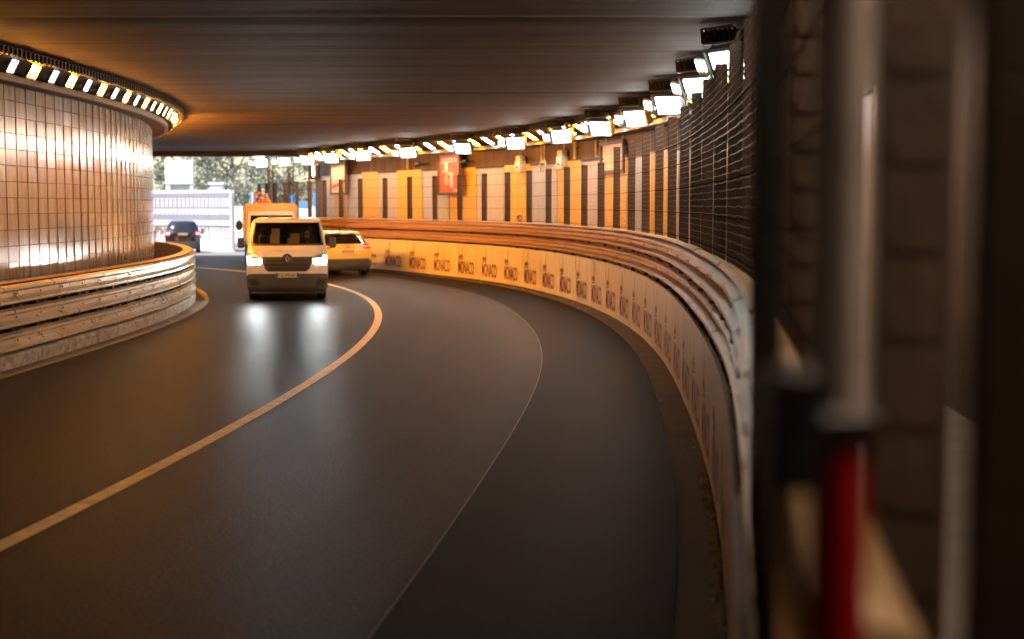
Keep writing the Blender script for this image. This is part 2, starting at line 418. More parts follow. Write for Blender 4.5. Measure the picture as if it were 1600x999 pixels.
# ------------------------------------------------------------------ left wall with its tiles
WL = 1.00     # wall behind the left barrier face
lw = thing('wall_left', 'curved inner tunnel wall clad in glossy beige tiles, left of the road', 'wall', PL(28, WL + .1)[:2] + (0,))
m = MB(); m.sweep(st(PL, -14, 57, .5), [(-(WL + .012), 0), (-(WL + .012), 4.22), (-(WL + .5), 4.22), (-(WL + .5), 0)])
obj('backing', m, 'grout', lw, world=True)
m = MB(); m.sweep(st(PL, -14, 57, .5), [(-(WL + .35), 4.2), (-(WL + .35), CEIL), (-(WL + .8), CEIL), (-(WL + .8), 4.2)])
obj('upper_wall', m, 'soffit', lw, world=True)
TW, THH = .5, .255
def tile_mesh():
    m = MB(); m.box((0, 0, 0), (TW - .015, .016, THH - .009), ch=.003); return m.mesh('tile')
tm = tile_mesh(); tm.materials.append(MATS['tile'])
tv = [v.co.copy() for v in tm.vertices]; tf = [tuple(p.vertices) for p in tm.polygons]
far = MB()
rows = [4.2 - THH * (k + .5) for k in range(16)]
ci = 0; s = -13.5
while s < 56.5:
    x, y, th = PL(s + TW / 2 / (1 - 0), WL)
    near_col = 22.4 <= s < 34.9
    for k, z in enumerate(rows):
        tilt = Euler((random.gauss(0, .0045), random.gauss(0, .001), -th - math.pi / 2 + random.gauss(0, .006)))
        if near_col and k < 12:
            o = link(bpy.data.objects.new('tile', tm)); o.parent = lw
            o.location = Vector((x, y, z)) - lw.location; o.rotation_euler = tilt
        else:
            mt = Matrix.Translation((x, y, z)) @ tilt.to_matrix().to_4x4()
            far.add([mt @ v for v in tv], tf)
    s += TW * 1.0
tag(obj('tiles', far, 'tile', lw, world=True), kind='stuff')

# ------------------------------------------------------------------ W-beam rails
def wbeam(z0, d0=0, sgn=1, t=.005):
    pr = [(.02, -.142), (.098, -.112), (.098, -.076), (.0, -.030), (.0, .030), (.098, .076), (.098, .112), (.02, .142)]
    f = [(d0 - sgn * d, z0 + z) for d, z in pr]       # ridges stand towards the road
    b = [(d0 - sgn * (d - t), z0 + z) for d, z in reversed(pr)]
    return f + b
lb = thing('guard_rail', 'pale triple steel guard rail on a concrete footing along the left wall', 'guard rail', PL(28, .1)[:2] + (0,))
m = MB(); m.sweep(st(PL, -13, 58, .5), [(-.02, .004), (-.0, .17), (-.03, .205), (-.30, .215), (-.30, .004)])
# ragged weathered footing
for i, v in enumerate(m.v):
    if v[2] < .21 and v[2] > .1: m.v[i] = (v[0] + random.uniform(-.012, .012), v[1], v[2] + random.uniform(-.012, .008))
obj('concrete_footing', m, 'footing', lb, world=True)
boltm = MB(); boltm.lathe([(.018, 0), (.018, .008), (.011, .016), (.011, .022)], 8, Matrix.Rotation(R(90), 4, 'Y')); boltm = boltm.mesh('bolt'); boltm.materials.append(MATS['bolt'])
def bolt(parent, x, y, z, th, left):
    o = link(bpy.data.objects.new('bolt', boltm)); o.parent = parent; o.location = Vector((x, y, z)) - parent.location
    o.rotation_euler = (0, 0, -th + (0 if left else math.pi))
LR = [.375, .705, 1.035]
s = -11.7
while s < 56:
    for z in LR:
        m = MB(); j = random.uniform(-.004, .004)
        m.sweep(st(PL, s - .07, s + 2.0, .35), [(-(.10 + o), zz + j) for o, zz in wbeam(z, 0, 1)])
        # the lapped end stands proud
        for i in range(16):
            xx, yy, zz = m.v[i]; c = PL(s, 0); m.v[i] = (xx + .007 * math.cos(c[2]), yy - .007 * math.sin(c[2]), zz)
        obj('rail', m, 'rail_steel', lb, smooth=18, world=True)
        if 16 < s < 38:
            for q in (0.0, 1.0):
                c = PL(s + q, .092); bolt(lb, c[0], c[1], z, c[2], True)
    if 16 < s < 38:
        for q in (0.0, 1.0):
            for zg in (.54, .87):
                c = PL(s + q, .03); bolt(lb, c[0], c[1], zg, c[2], True)
    for q in (0, 1.0):
        m = MB(); c = PL(s + q, .20); m.box((c[0], c[1], .70), (.12, .09, 1.0), rot=Matrix.Rotation(-c[2], 3, 'Z')); obj('post', m, 'steel_dark', lb, world=True)
    s += 2.0
m = MB(); m.sweep(st(PL, -12, 57, .5), [(-.09, 1.196), (-.085, 1.206), (-.30, 1.206), (-.30, 1.196)]); obj('top_plate', m, 'rail_right', lb, world=True)
m = MB(); m.sweep(st(PL, -12, 57, .5), [(-.285, .215), (-.285, 1.19), (-.297, 1.19), (-.297, .215)]); obj('back_board', m, 'post_brown', lb, world=True)

# ------------------------------------------------------------------ right barrier
U = 1.75
rb = thing('crash_barrier', 'long orange-lit crash barrier with printed white skirt along the right edge', 'barrier', PR(30, .1)[:2] + (0,))
RZ = [1.285, 1.61]
k = 0; t = 2.4 - U * 0
while t < 66:
    b = min(t + U, 66)
    for z in RZ:
        m = MB(); j = random.uniform(-.004, .004)
        m.sweep(st(PR, t - .06, b, .3), [(.13 + o, zz + j) for o, zz in wbeam(z, 0, 1)])
        for i in range(16):
            xx, yy, zz = m.v[i]; c = PR(t, 0); m.v[i] = (xx - .008 * math.cos(c[2]), yy + .008 * math.sin(c[2]), zz)
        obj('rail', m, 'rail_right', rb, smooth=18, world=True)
    m = MB(); j = random.uniform(-.008, .008); wv = random.uniform(-.012, .012)
    m.sweep(st(PR, t + .012, b - .012, .25), [(.085, 1.772), (.08 + wv, 1.79 + j), (.10 + wv, 1.812 + j), (.135, 1.82 + j), (.18 + wv, 1.81 + j), (.205, 1.78), (.205, 1.74), (.195, 1.74), (.195, 1.772)])
    obj('cap', m, 'cap_plastic', rb, smooth=60, world=True)
    for z, dz in ((1.448, .02), (1.118, .016)):
        c = PR(t + .35, .055); m = MB(); m.box((c[0], c[1], z), (.05, .26, dz), rot=Matrix.Rotation(-c[2], 3, 'Z')); obj('bracket', m, 'steel_dark', rb, world=True)
    if 5 < t < 52:
        for z in RZ:
            c = PR(t + .05, .118); bolt(rb, c[0], c[1], z, c[2], False)
        m = MB(); c = PR(t + .9, .122); m.box((c[0], c[1], RZ[0]), (.012, .05, .03), rot=Matrix.Rotation(-c[2], 3, 'Z')); obj('clip', m, 'bolt', rb, world=True)
    m = MB(); c = PR(t, .155); m.box((c[0], c[1], .9), (.06, .12, 1.7), rot=Matrix.Rotation(-c[2], 3, 'Z')); obj('post', m, 'steel_dark', rb, world=True)
    t += U; k += 1
m = MB(); m.sweep(st(PR, 2.4, 66, .5), [(.19, .0), (.19, 1.738), (.205, 1.738), (.205, .0)]); obj('back_board', m, 'post_brown', rb, world=True)
m = MB(); m.sweep(st(PR, 2.4, 66, .5), [(.012, -.03), (.0, .05), (.05, .055), (.05, -.03)]); obj('bottom_lip', m, 'post_brown', rb, world=True)
# skirt panels with lettering; the text begins at the far end of a panel and reads back along the road
txt = textmesh('MONACO', .40, 1.28, .018); txt.materials.append(MATS['print_maroon'])
sq = MB()
def stroke(mb, pts, w):
    for (x0, z0), (x1, z1) in zip(pts, pts[1:]):
        d = Vector((x1 - x0, z1 - z0)); 
        if d.length < 1e-6: continue
        n = Vector((-d.y, d.x)).normalized() * w / 2; e = d.normalized() * w * .3
        mb.add([(x0 - e.x + n.x, z0 - e.y + n.y, 0), (x0 - e.x - n.x, z0 - e.y - n.y, 0), (x1 + e.x - n.x, z1 + e.y - n.y, 0), (x1 + e.x + n.x, z1 + e.y + n.y, 0)], [(0, 1, 2, 3)])
stroke(sq, [(-.60, -.10), (-.55, -.02), (-.53, -.12), (-.47, -.01), (-.45, -.12), (-.38, 0), (-.36, -.12), (-.30, .0), (-.31, -.09), (-.26, -.02), (-.24, -.10)], .036)
stroke(sq, [(-.31, .03), (-.27, .18), (-.26, .26)], .042); stroke(sq, [(-.60, -.16), (-.24, -.14)], .022)
sq = sq.mesh('lettering'); sq.materials.append(MATS['print_ochre'])
t = 36.5 - .15 - 19 * U
while t < 53:
    a, b = t + .006, t + U - .006
    A, B = Vector(PR(a, 0)[:2]), Vector(PR(b, 0)[:2])
    d = (B - A).normalized(); th = math.atan2(d.x, d.y); nr = Vector((math.cos(th), -math.sin(th)))
    m = MB(); q = random.uniform(-.004, .004)
    Vv = []
    for P_, oo in ((A, q), (B, -q), (B, .035), (A, .035)):
        pp = P_ + nr * oo
        Vv += [(pp.x, pp.y, .052), (pp.x, pp.y, 1.105 + random.uniform(-.004, .004))]
    m.add(Vv, [(0, 1, 3, 2), (2, 3, 5, 4), (4, 5, 7, 6), (6, 7, 1, 0), (1, 7, 5, 3), (0, 2, 4, 6)])
    sp = obj('skirt_panel', m, 'skirt_white', rb, world=True)
    cpt = B + (A - B).normalized() * (.15 + .64) - nr * .0075
    for me, zz, mid in ((txt, .37, 0), (sq, .76, 0)):
        o = link(bpy.data.objects.new('lettering', me)); o.parent = sp
        X = Vector((-d.x, -d.y, 0)); Z = Vector((-nr.x, -nr.y, 0)); Yv = Vector((0, 0, 1))
        o.rotation_euler = Matrix((X, Yv, Z)).transposed().to_euler()
        o.location = Vector((cpt.x, cpt.y, zz))
        p_off = rb.location + Vector(sp.location); o.location -= p_off
    t += U
# crumbling paper edge and dirt in the gutter by the nearest panels
m = MB()
for i in range(420):
    s = 6.2 + random.random() ** .8 * 6.5; c = PR(s, -.02 - random.random() ** 2 * .05)
    a = random.random() * 6.3; r = random.uniform(.008, .026)
    m.box((c[0], c[1], -.02 + random.random() * .05), (r * 2, r, r * .7), rot=Euler((random.random(), random.random(), a)).to_matrix())
tag(obj('paper_scraps', m, 'paper_scrap'), 'torn pale scraps lying in the gutter under the near skirt', 'litter', kind='stuff')
m = MB()
for i in range(40):
    s = random.uniform(12, 45); c = random.choice((PR(s, -.15), PL(s, -.15))); c = (c[0] + random.uniform(-.1, .1), c[1]); r = random.uniform(.01, .035)
    m.box((c[0], c[1], .0), (r * 2, r, r * .6), rot=Euler((random.random(), random.random(), random.random() * 6)).to_matrix())
tag(obj('gutter_grit', m, 'paper_scrap'), 'loose pale grit along both road edges', 'litter', kind='stuff')

# ------------------------------------------------------------------ catch fence above the right barrier
fn = thing('catch_fence', 'dark wire catch fence on brown posts above the right barrier', 'fence', PR(30, .4)[:2] + (0,))
FO = .30
def ftop(t): return 3.35 if t > 36 else 3.35 + (36 - t) / 18 * .42 if t > 18 else 3.77
pm = MB()
pm.box((0, -.06, .0), (.13, .012, 1)); pm.box((0, .06, .0), (.13, .012, 1)); pm.box((0, 0, 0), (.012, .11, 1))
for q in range(22): pm.box((0, -.069, -.47 + q * .045), (.10, .008, .012))
pm = pm.mesh('post'); pm.materials.append(MATS['post_brown'])
t = 3.5
while t < 66:
    c = PR(t, FO); h = (3.25 if t > 30 else ftop(t) + .02) - .2
    o = link(bpy.data.objects.new('post', pm)); o.parent = fn
    o.location = Vector((c[0], c[1], .2 + h / 2)) - fn.location; o.scale = (1, 1, h); o.rotation_euler = (0, 0, -c[2])
    t += U
for z in (1.86, 2.2, 2.55, 2.9, 3.2):
    m = MB(); P_ = []
    tt = 3.5
    while tt < 66:
        c = PR(tt, FO - .075); P_.append((c[0], c[1], z - .012 * (1 - abs(2 * ((tt / U) % 1) - 1)) + .004 * math.sin(tt * .7 + z))); tt += .44
    m.tube(P_, .0045, 5); obj('cable', m, 'cable', fn, world=True)
net = MB()
tt = 2.6
P3 = []
def wire(net, a, b, w):           # a three-sided wire
    net.tube([a, b], w, 3, cap=False)
SP = .062
def noff(t): return lerp_tab([(4.5, .03), (10.5, FO - .068)], t)
def nlow(t): return lerp_tab([(5.0, 1.35), (9.0, 1.80)], t)
while tt < 57:
    c = PR(tt, noff(tt)); c2 = PR(tt, noff(tt) + random.uniform(-.012, .012))
    wire(net, (c[0], c[1], nlow(tt) + random.uniform(-.03, .03)), (c2[0], c2[1], ftop(tt) + random.uniform(-.03, .01)), .0024 if tt > 34 else .0021 if tt > 9 else .0045)
    tt += SP if tt < 9 else SP * 1.35
z = 1.05
while z < 3.8:
    pts = []; tt = 2.6
    while tt < 57:
        if ftop(tt) >= z >= nlow(tt): c = PR(tt, noff(tt) + .002); pts.append((c[0], c[1], z + .006 * math.sin(tt * 7 + z * 9)))
        tt += .5 if tt < 30 else .8
    if len(pts) > 1: net.tube(pts, .0021, 3, cap=False)
    z += SP * 1.25
tag(obj('wire_net', net, 'wire', fn, world=True), kind='stuff')

# ------------------------------------------------------------------ right wall: concrete, coloured panels, ledge
WR = 2.0
rw = thing('wall_right', 'outer tunnel wall behind the fence, clad in yellow and grey panels', 'wall', PR(40, WR)[:2] + (0,))
WEND = 61.0
m = MB(); m.sweep(st(PR, -14, WEND, .5), [(WR, 0), (WR, CEIL), (WR + .5, CEIL), (WR + .5, 0)]); obj('backing', m, 'concrete_brown', rw, world=True)
names = ['panel_yellow', 'panel_grey', 'panel_yellow', 'panel_tan', 'panel_yellow', 'panel_grey', 'panel_tan', 'panel_grey']
t = 49.25 - 30 * U; i = 0
while t + U < WEND:
    mt = 'panel_yellow' if i % 2 == 0 else ('panel_grey' if (i // 2) % 2 == 0 else 'panel_tan')
    if t < 14: t += U; i += 1; continue
    top = 3.5 + (.06 if i % 2 == 0 else 0)
    m = MB(); m.sweep(st(PR, t + .02, t + U - .05, .4), [(WR - .07, .66), (WR - .07, top), (WR - .01, top), (WR - .01, .66)])
    p = obj('cladding_panel', m, mt, rw, world=True)
    if i % 2:
        m = MB(); m.sweep(st(PR, t, t + U, .4), [(WR - .12, top + .005), (WR - .12, top + .05), (WR - .01, top + .05), (WR - .01, top + .005)])
        obj('top_rail', m, 'steel_dark', rw, world=True)
    t += U; i += 1

# ------------------------------------------------------------------ coves with lamps
def cove(name, label, P, a, b, wall, ledge_in, ledge_out, lip, zl):
    # offs measured away from the road behind the barrier face
    sg = 1 if P is PR else -1
    r = thing(name, label, 'light cove', P((a + b) / 2, ledge_in)[:2] + (zl,))
    s = a
    while s < b - .1:
        e = min(s + 2.4, b)
        m = MB(); m.sweep(st(P, s + .008, e - .008, .4), [(sg * ledge_out, zl), (sg * ledge_out, zl + .10), (sg * (ledge_out + .05), zl + .11), (sg * (ledge_in), zl + .11), (sg * ledge_in, zl)])
        obj('ledge', m, 'ledge', r, world=True); s = e
    m = MB(); m.sweep(st(P, a, b, .4), [(sg * (ledge_in + .004), zl + .02), (sg * (ledge_in + .004), zl + .06), (sg * (wall + .4), zl + .06), (sg * (wall + .4), zl + .02)]); obj('shelf', m, 'soffit', r, world=True)
    m = MB(); m.sweep(st(P, a, b, .4), [(sg * (ledge_in), zl + .125), (sg * lip, CEIL - .12), (sg * lip, CEIL - .02), (sg * (ledge_in), CEIL - .02)]); obj('soffit', m, 'soffit', r, world=True)
    m = MB(); s = a
    m.sweep(st(P, a, b, .4), [(sg * (lip - .03), CEIL - .13), (sg * (lip - .03), CEIL - .012), (sg * (lip - .005), CEIL - .012), (sg * (lip - .005), CEIL - .13)])
    while s < b:
        c = P(s, lip - .045); m.box((c[0], c[1], CEIL - .09), (.03, .05, .13), rot=Matrix.Rotation(-c[2], 3, 'Z')); s += .18
    obj('fringe', m, 'black_metal', r, world=True)
    return r
def lamp(P, s, inn, zi, lip, kind, label, group):
    c = P(s, (inn + lip) / 2); th = c[2]; sg = 1 if P is PR else -1
    slope = math.atan2((CEIL - .13) - (zi), (inn - lip))
    L = math.hypot(CEIL - .13 - zi, inn - lip)
    r = thing('tunnel_lamp', label, 'lamp', (c[0], c[1], (zi + CEIL - .13) / 2), -th, group)
    # local: x across the road (towards the wall for +sg), y along it; tilt about y so that the pane faces road and ground
    if sg < 0: slope = R(62)
    elif kind == 'd': slope = 0
    rot = Euler((0, sg * slope, 0))
    w = .34 if kind == 's' else .24
    h = MB(); h.box((0, 0, -.012), (L * .92, w + .07, .03), ch=.004); h.box((0, w / 2 + .022, -.034), (L * .9, .012, .02)); h.box((0, -w / 2 - .022, -.034), (L * .9, .012, .02))
    h.box((-sg * (L * .46), 0, -.04), (.012, w + .14, .07))
    obj('housing', h, 'lamp_housing', r, rot=rot)
    d = MB(); d.box((0, 0, -.034), (L * .68, w, .008)); obj('diffuser', d, {'s': 'lamp_sodium' if P is PR else ('lamp_sodium_near' if s < 28 else 'lamp_sodium_mid' if s < 38.5 else 'lamp_sodium_boosted'), 'w': 'lamp_white' if P is PR else 'lamp_white_left', 'd': 'lamp_fill'}[kind], r, rot=rot)
cove('light_cove', 'curved light cove under the ceiling above the left tiled wall', PL, 1, 56, WL, .68, .60, .28, 4.17)
cove('light_cove', 'curved light cove under the ceiling above the right wall panels', PR, -8, 60, WR, 1.50, 1.42, .92, 4.08)
s = 19.46; i = 0
seq = []
while s < 54: seq.append((s, 's' if i % 2 else 'w')); s += .92; i += 1
vis = [q for q in seq if q[0] > 20.9]
for s, k in seq:
    if s > 20.9 and s < 38:
        lab = f"{'orange' if k == 's' else 'white'} lamp in the left cove, {ORD[vis.index((s, k))]} from the picture's left edge"
        lamp(PL, s, .58, 4.295, .30, k, lab, 'lamps in the left cove')
    else:
        lamp(PL, s, .58, 4.295, .30, k, f"lamp in the left cove out of sight, {ORD[seq.index((s, k))]} of the whole row", 'lamps in the left cove')  # unseen lamps past the bend, made brighter to light the far skirt
s = 20.0; i = 0; seq = []
while s < 59.5: seq.append((s, 's' if i % 2 else 'w')); s += .98; i += 1
for i, (s, k) in enumerate(seq):
    o_ = ORD[i] if i < len(ORD) else 'the %dth' % (i + 1)
    n = len(seq) - 1 - i
    pos = f"{ORD[i]} from its near end" if i < 22 else f"{ORD[n]} from the tunnel mouth"
    lamp(PR, s, 1.40, 4.205, .94, k, f"{'orange' if k == 's' else 'white'} lamp in the right cove, {pos}", 'lamps in the right cove')

for i, s in enumerate((2.0, 6.5, 11.0, 15.5)):
    lamp(PR, s, 1.40, 4.205, .94, 'd', f"added fill lamp in the dark near end of the right cove, {ORD[i]} from the lens", 'lamps in the right cove')  # unseen fill lamps added to lift the dark foreground
for i, s in enumerate((4.0,)):
    lamp(PL, s, .58, 4.295, .30, 'd', f"added fill lamp in the near left cove outside the picture, by itself", 'lamps in the left cove')  # unseen fill lamp added to light the pole beside the lens
# ------------------------------------------------------------------ floodlights
def floodlight(pos, yaw, label, bright=1):
    r = thing('floodlight', label, 'floodlight', pos, yaw + random.uniform(-.09, .09), 'floodlights under the ceiling along the right barrier')
    # local: face looks along -y, tilted down
    tilt = Euler((R(24 + random.uniform(-4, 4)), R(random.uniform(-3, 3)), 0))
    m = MB(); m.box((0, .10, 0), (.60, .20, .36), ch=.02)
    for q in range(9): m.box((-.26 + q * .065, .225, 0), (.012, .06, .32))
    obj('housing', m, 'black_metal', r, rot=tilt)
    m = MB()
    for zz in (-.185, .185): m.box((0, -.012, zz), (.62, .035, .022))
    for xx in (-.305, .305): m.box((xx, -.012, 0), (.022, .035, .37))
    m.box((0, -.014, -.10), (.58, .02, .012)); obj('frame', m, 'silver', r, rot=tilt)
    m = MB(); m.box((.02, -.006, .035), (.50, .01, .22)); obj('lens', m, 'flood_glow', r, rot=tilt)
    m = MB(); m.box((.02, -.006, -.14), (.50, .01, .045)); obj('lens', m, 'flood_strip', r, rot=tilt)
    for q in range(3):
        m = MB(); m.box((-.36 - q * .075, .02 + q * .02, -.02), (.05, .05, .26), ch=.006); f = obj('side_baffle', m, 'white_box', r, rot=tilt)
        m = MB(); m.box((-.36 - q * .075, -.008 + q * .02, -.01), (.034, .006, .15)); obj('cell', m, 'flood_strip', f)
    for sx in (-1, 1):
        m = MB(); m.tube([(sx * .325, .08, 0), (sx * .335, .08, .2), (sx * .22, .10, .36)], .014, 5); obj('yoke_arm', m, 'black_metal', r)
    m = MB(); rt = Euler((R(10), R(0), R(8))).to_matrix()
    m.box((-.08, .08, .345), (.60, .28, .15), rot=rt, ch=.012)
    for q in range(8): m.box((-.34 + q * .075, -.08, .345), (.016, .05, .16), rot=rt)
    for sx in (-1, 1): m.tube([(-.08 + sx * .27, .06, .26), (-.08 + sx * .32, .04, .44)], .012, 4)
    m.tube([(.2, .05, .40), (.34, .03, .36), (.55, .05, .40), (.8, .2, .46)], .008, 4)
    obj('ballast_box', m, 'black_metal', r)
    m = MB(); m.tube([(-.42, -.01, .44), (.10, -.03, .45)], .02, 6); m.tube([(-.33, -.06, .245), (.16, -.08, .25)], .014, 6); obj('clamp_bar', m, 'silver', r)
FL = [18.6, 22.25, 25.8, 29.5, 33.1, 36.75, 40.5, 44.25, 48.0, 51.2, 54.4, 57.4]
for i, t in enumerate(FL):
    c = PR(t, .62); yaw = -c[2] - R(44)
    lab = f"bright white floodlight under the ceiling, {ORD[i]} along the row from the near fence" if i < 6 else f"bright white floodlight under the ceiling, {ORD[len(FL) - 1 - i]} along the row from the tunnel mouth"
    floodlight((c[0], c[1], 4.10), yaw, lab)
# two outdoor floodlights on lattice towers
def lattice(x, y, h, label):
    r = thing('lattice_tower', label, 'mast', (x, y, 0), .3)
    for a, b in ((-.11, -.1), (.11, -.1), (0, .12)):
        m = MB(); m.tube([(a, b, 0), (a, b, h)], .028, 6); obj('leg', m, 'steel_dark', r)
    P4 = [(-.11, -.1), (.11, -.1), (0, .12)]; m = MB(); z = .1; k = 0
    while z < h - .3:
        for q in range(3):
            a, b = P4[q], P4[(q + 1) % 3]
            if k % 2: a, b = b, a
            m.tube([(a[0], a[1], z), (b[0], b[1], z + .28)], .012, 4)
        z += .28; k += 1
    obj('lacing', m, 'machine_orange', r)
lattice(-10.75, 63.5, 4.1, 'dark lattice mast outside the tunnel mouth, left of two'); lattice(-9.75, 62.9, 4.15, 'dark lattice mast outside the tunnel mouth, right of two')
floodlight((-11.2, 63.8, 4.16), R(0), 'white floodlight outside the tunnel mouth, leftmost of the row')
floodlight((-10.1, 63.2, 4.2), R(-4), 'white floodlight outside the tunnel mouth, second from the left end')

# ------------------------------------------------------------------ posters and wall hardware
def wall_frame(t, off):   # origin on the wall, x to the reader's right (back along the road), facing the road
    c = PR(t, off); th = c[2]
    return (c[0], c[1]), -th - math.pi / 2
def poster(t, zc, w, h, label, build, off=WR - .30):
    (x, y), rz = wall_frame(t, off)
    r = thing('poster_frame', label, 'poster', (x, y, zc), rz)
    m = MB(); b = .09
    for sx in (-1, 1): m.box((sx * (w / 2 - b / 2), 0, 0), (b, .10, h), ch=.006)
    for sz in (-1, 1): m.box((0, 0, sz * (h / 2 - b / 2)), (w - 2 * b - .002, .098, b), ch=.006)
    obj('frame', m, 'frame_brown', r)
    m = MB(); m.box((0, .02, 0), (w - 2 * b, .05, h - 2 * b)); obj('sheet', m, build[0], r)
    for mt, mb_ in build[1](w, h): obj('print', mb_, mt, r)
    m = MB()
    for sx in (-1, 1): m.tube([(sx * w * .36, .04, h / 2), (sx * w * .36, .04, CEIL - zc - .3)], .018, 5)
    m.box((0, .16, 0), (.08, .25, .06)); obj('hanger', m, 'white_box', r)
def red_print(w, h):
    Yf = -.008; out = []
    def quad(m, x0, z0, x1, z1, sk=0): m.add([(x0, Yf, z0), (x1, Yf, z0 + sk), (x1, Yf, z1 + sk), (x0, Yf, z1)], [(0, 1, 2, 3)])
    a = MB(); quad(a, -.36 * w, .26 * h, .34 * w, .36 * h, .03)
    quad(a, -.20 * w, .10 * h, -.06 * w, .26 * h); quad(a, .06 * w, -.32 * h, .16 * w, .04 * h)
    quad(a, -.32 * w, .04 * h, -.02 * w, .07 * h, .03); quad(a, -.14 * w, -.02 * h, .14 * w, .03 * h, -.02)
    quad(a, -.16 * w, -.26 * h, -.10 * w, -.04 * h); quad(a, .2 * w, -.41 * h, .36 * w, -.37 * h)
    for q in range(9): quad(a, random.uniform(-.36, .24) * w, (-.34 + q * .045) * h, random.uniform(-.2, .36) * w, (-.33 + q * .045) * h)
    out.append(('poster_cream', a))
    b = MB(); Yf = -.0095
    for q in range(8): quad(b, (-.32 + q * .08) * w, (.285 + .002 * q) * h, (-.27 + q * .08) * w, (.325 + .002 * q) * h, .004)
    out.append(('poster_dark', b)); return out
def cream_print(w, h):
    Yf = -.008
    a = MB(); a.add([(-.41 * w, Yf, .34 * h), (.41 * w, Yf, .40 * h), (.41 * w, Yf, .44 * h), (-.41 * w, Yf, .44 * h)], [(0, 1, 2, 3)])
    a.add([(-.40 * w, Yf, -.32 * h), (.41 * w, Yf, -.14 * h), (.41 * w, Yf, -.04 * h), (-.40 * w, Yf, -.20 * h)], [(0, 1, 2, 3)])
    b = MB()
    for q in range(6): b.box(((-.2 + q * .08) * w, Yf + .003, (.16 - (q % 3) * .05) * h), (.05 * w, .004, .03 * h))
    return [('poster_red', a), ('panel_tan', b)]
poster(47.1, 3.36, 1.75, 1.45, 'framed red poster with cream lettering hanging on the right wall', ('poster_red', red_print))
poster(56.6, 3.35, 1.9, 1.30, 'framed cream poster with a red slanting stripe near the tunnel mouth', ('poster_cream', cream_print))
poster(36.3, 3.55, 2.1, .85, 'framed blank cream board high on the wall behind the fence', ('poster_cream', lambda w, h: []), off=WR - .10)
def wall_box(t, z, w, h, label, off=WR - .16):
    (x, y), rz = wall_frame(t, off); r = thing('control_box', label, 'box', (x, y, z), rz)
    m = MB(); m.box((0, 0, 0), (w, .22, h), ch=.02); obj('case', m, 'white_box', r)
    m = MB(); m.box((0, -.118, -h * .08), (w * .3, .014, h * .18), ch=.003); obj('indicator', m, 'black_metal', r)
    m = MB(); m.box((0, .0, h * .72), (w * .9, .18, h * .36), ch=.015); obj('lid_box', m, 'white_box', r)
    m = MB(); m.tube([(0, .06, h * .9), (0, .06, h * 1.6)], .02, 5); m.tube([(.03, .06, -h * .5), (.06, .08, -h * 1.2), (.12, .08, -h * 2.2)], .012, 5); obj('conduit', m, 'white_box', r)
wall_box(42.75, 3.50, .42, .36, 'white control box with a dark dial on the right wall')
wall_box(39.95, 3.52, .46, .40, 'beige control box at the top of a grey wall panel')
def conduit(t, label):
    (x, y), rz = wall_frame(t, WR - .12); r = thing('conduit', label, 'pipe', (x, y, 3.3), rz)
    for sx in (-.12, .12): m = MB(); m.tube([(sx, 0, .8), (sx, 0, .32)], .03, 6); obj('riser', m, 'white_box', r)
    m = MB(); m.tube([(-.24, 0, .0), (-.24, 0, .22), (-.18, 0, .29), (.18, 0, .29), (.24, 0, .22), (.24, 0, .02), (.34, -.02, -.1)], .032, 6); obj('bend', m, 'white_box', r)
conduit(41.35, 'white bent conduit loop with two risers on the right wall')
for t, lab in ((50.2, 'white downpipe on the wall left of the red poster'), (39.2, 'white downpipe beside the beige control box'), (37.6, 'white downpipe left of the blank cream board')):
    (x, y), rz = wall_frame(t, WR - .08); r = thing('downpipe', lab, 'pipe', (x, y, 3.6), rz)
    m = MB(); m.tube([(0, 0, 0), (0, 0, .6)], .05, 8); obj('pipe', m, 'white_box', r); m = MB(); m.box((0, .02, .3), (.14, .04, .05)); obj('bracket', m, 'steel_dark', r)
for t, lab in ((48.9, 'black wall camera left of the red poster'), (45.9, 'black wall camera right of the red poster')):
    (x, y), rz = wall_frame(t, WR - .35); r = thing('wall_camera', lab, 'camera', (x, y, 3.72), rz)
    m = MB(); m.tube([(0, .28, .05), (0, 0, 0)], .03, 6); obj('arm', m, 'black_metal', r); m = MB(); m.tube([(.12, -.05, .02), (-.12, -.15, -.02)], .065, 8); obj('barrel', m, 'black_metal', r)
    m = MB(); m.tube([(-.12, -.15, -.02), (-.13, -.156, -.022)], .05, 8); obj('lens', m, 'silver', r)
c = PR(58.3, 1.2); r = thing('hanging_sign', 'small grey hanging box with a lit strip at the tunnel mouth', 'sign', (c[0], c[1], 3.55), -.3)
m = MB(); m.box((0, 0, .1), (.46, .2, .62), ch=.02); obj('case', m, 'steel_dark', r); m = MB(); m.box((.02, -.106, .12), (.07, .008, .4)); obj('strip', m, 'flood_strip', r); m = MB(); m.tube([(0, 0, .4), (0, 0, 1.0)], .02, 5); obj('hanger', m, 'steel_dark', r)
# pipes on the near wall, right of the camera
for q, (z, rr) in enumerate(((3.03, .022), (2.96, .016), (2.89, .026))):
    m = MB(); m.tube([PR(7.4 + i * .36, WR - .12)[:2] + (z,) for i in range(9)], rr, 8)
    tag(obj('wall_pipe', m, 'pipe_pale'), f"pale horizontal pipe on the near right wall, {['top', 'middle', 'bottom'][q]} of three", 'pipe')

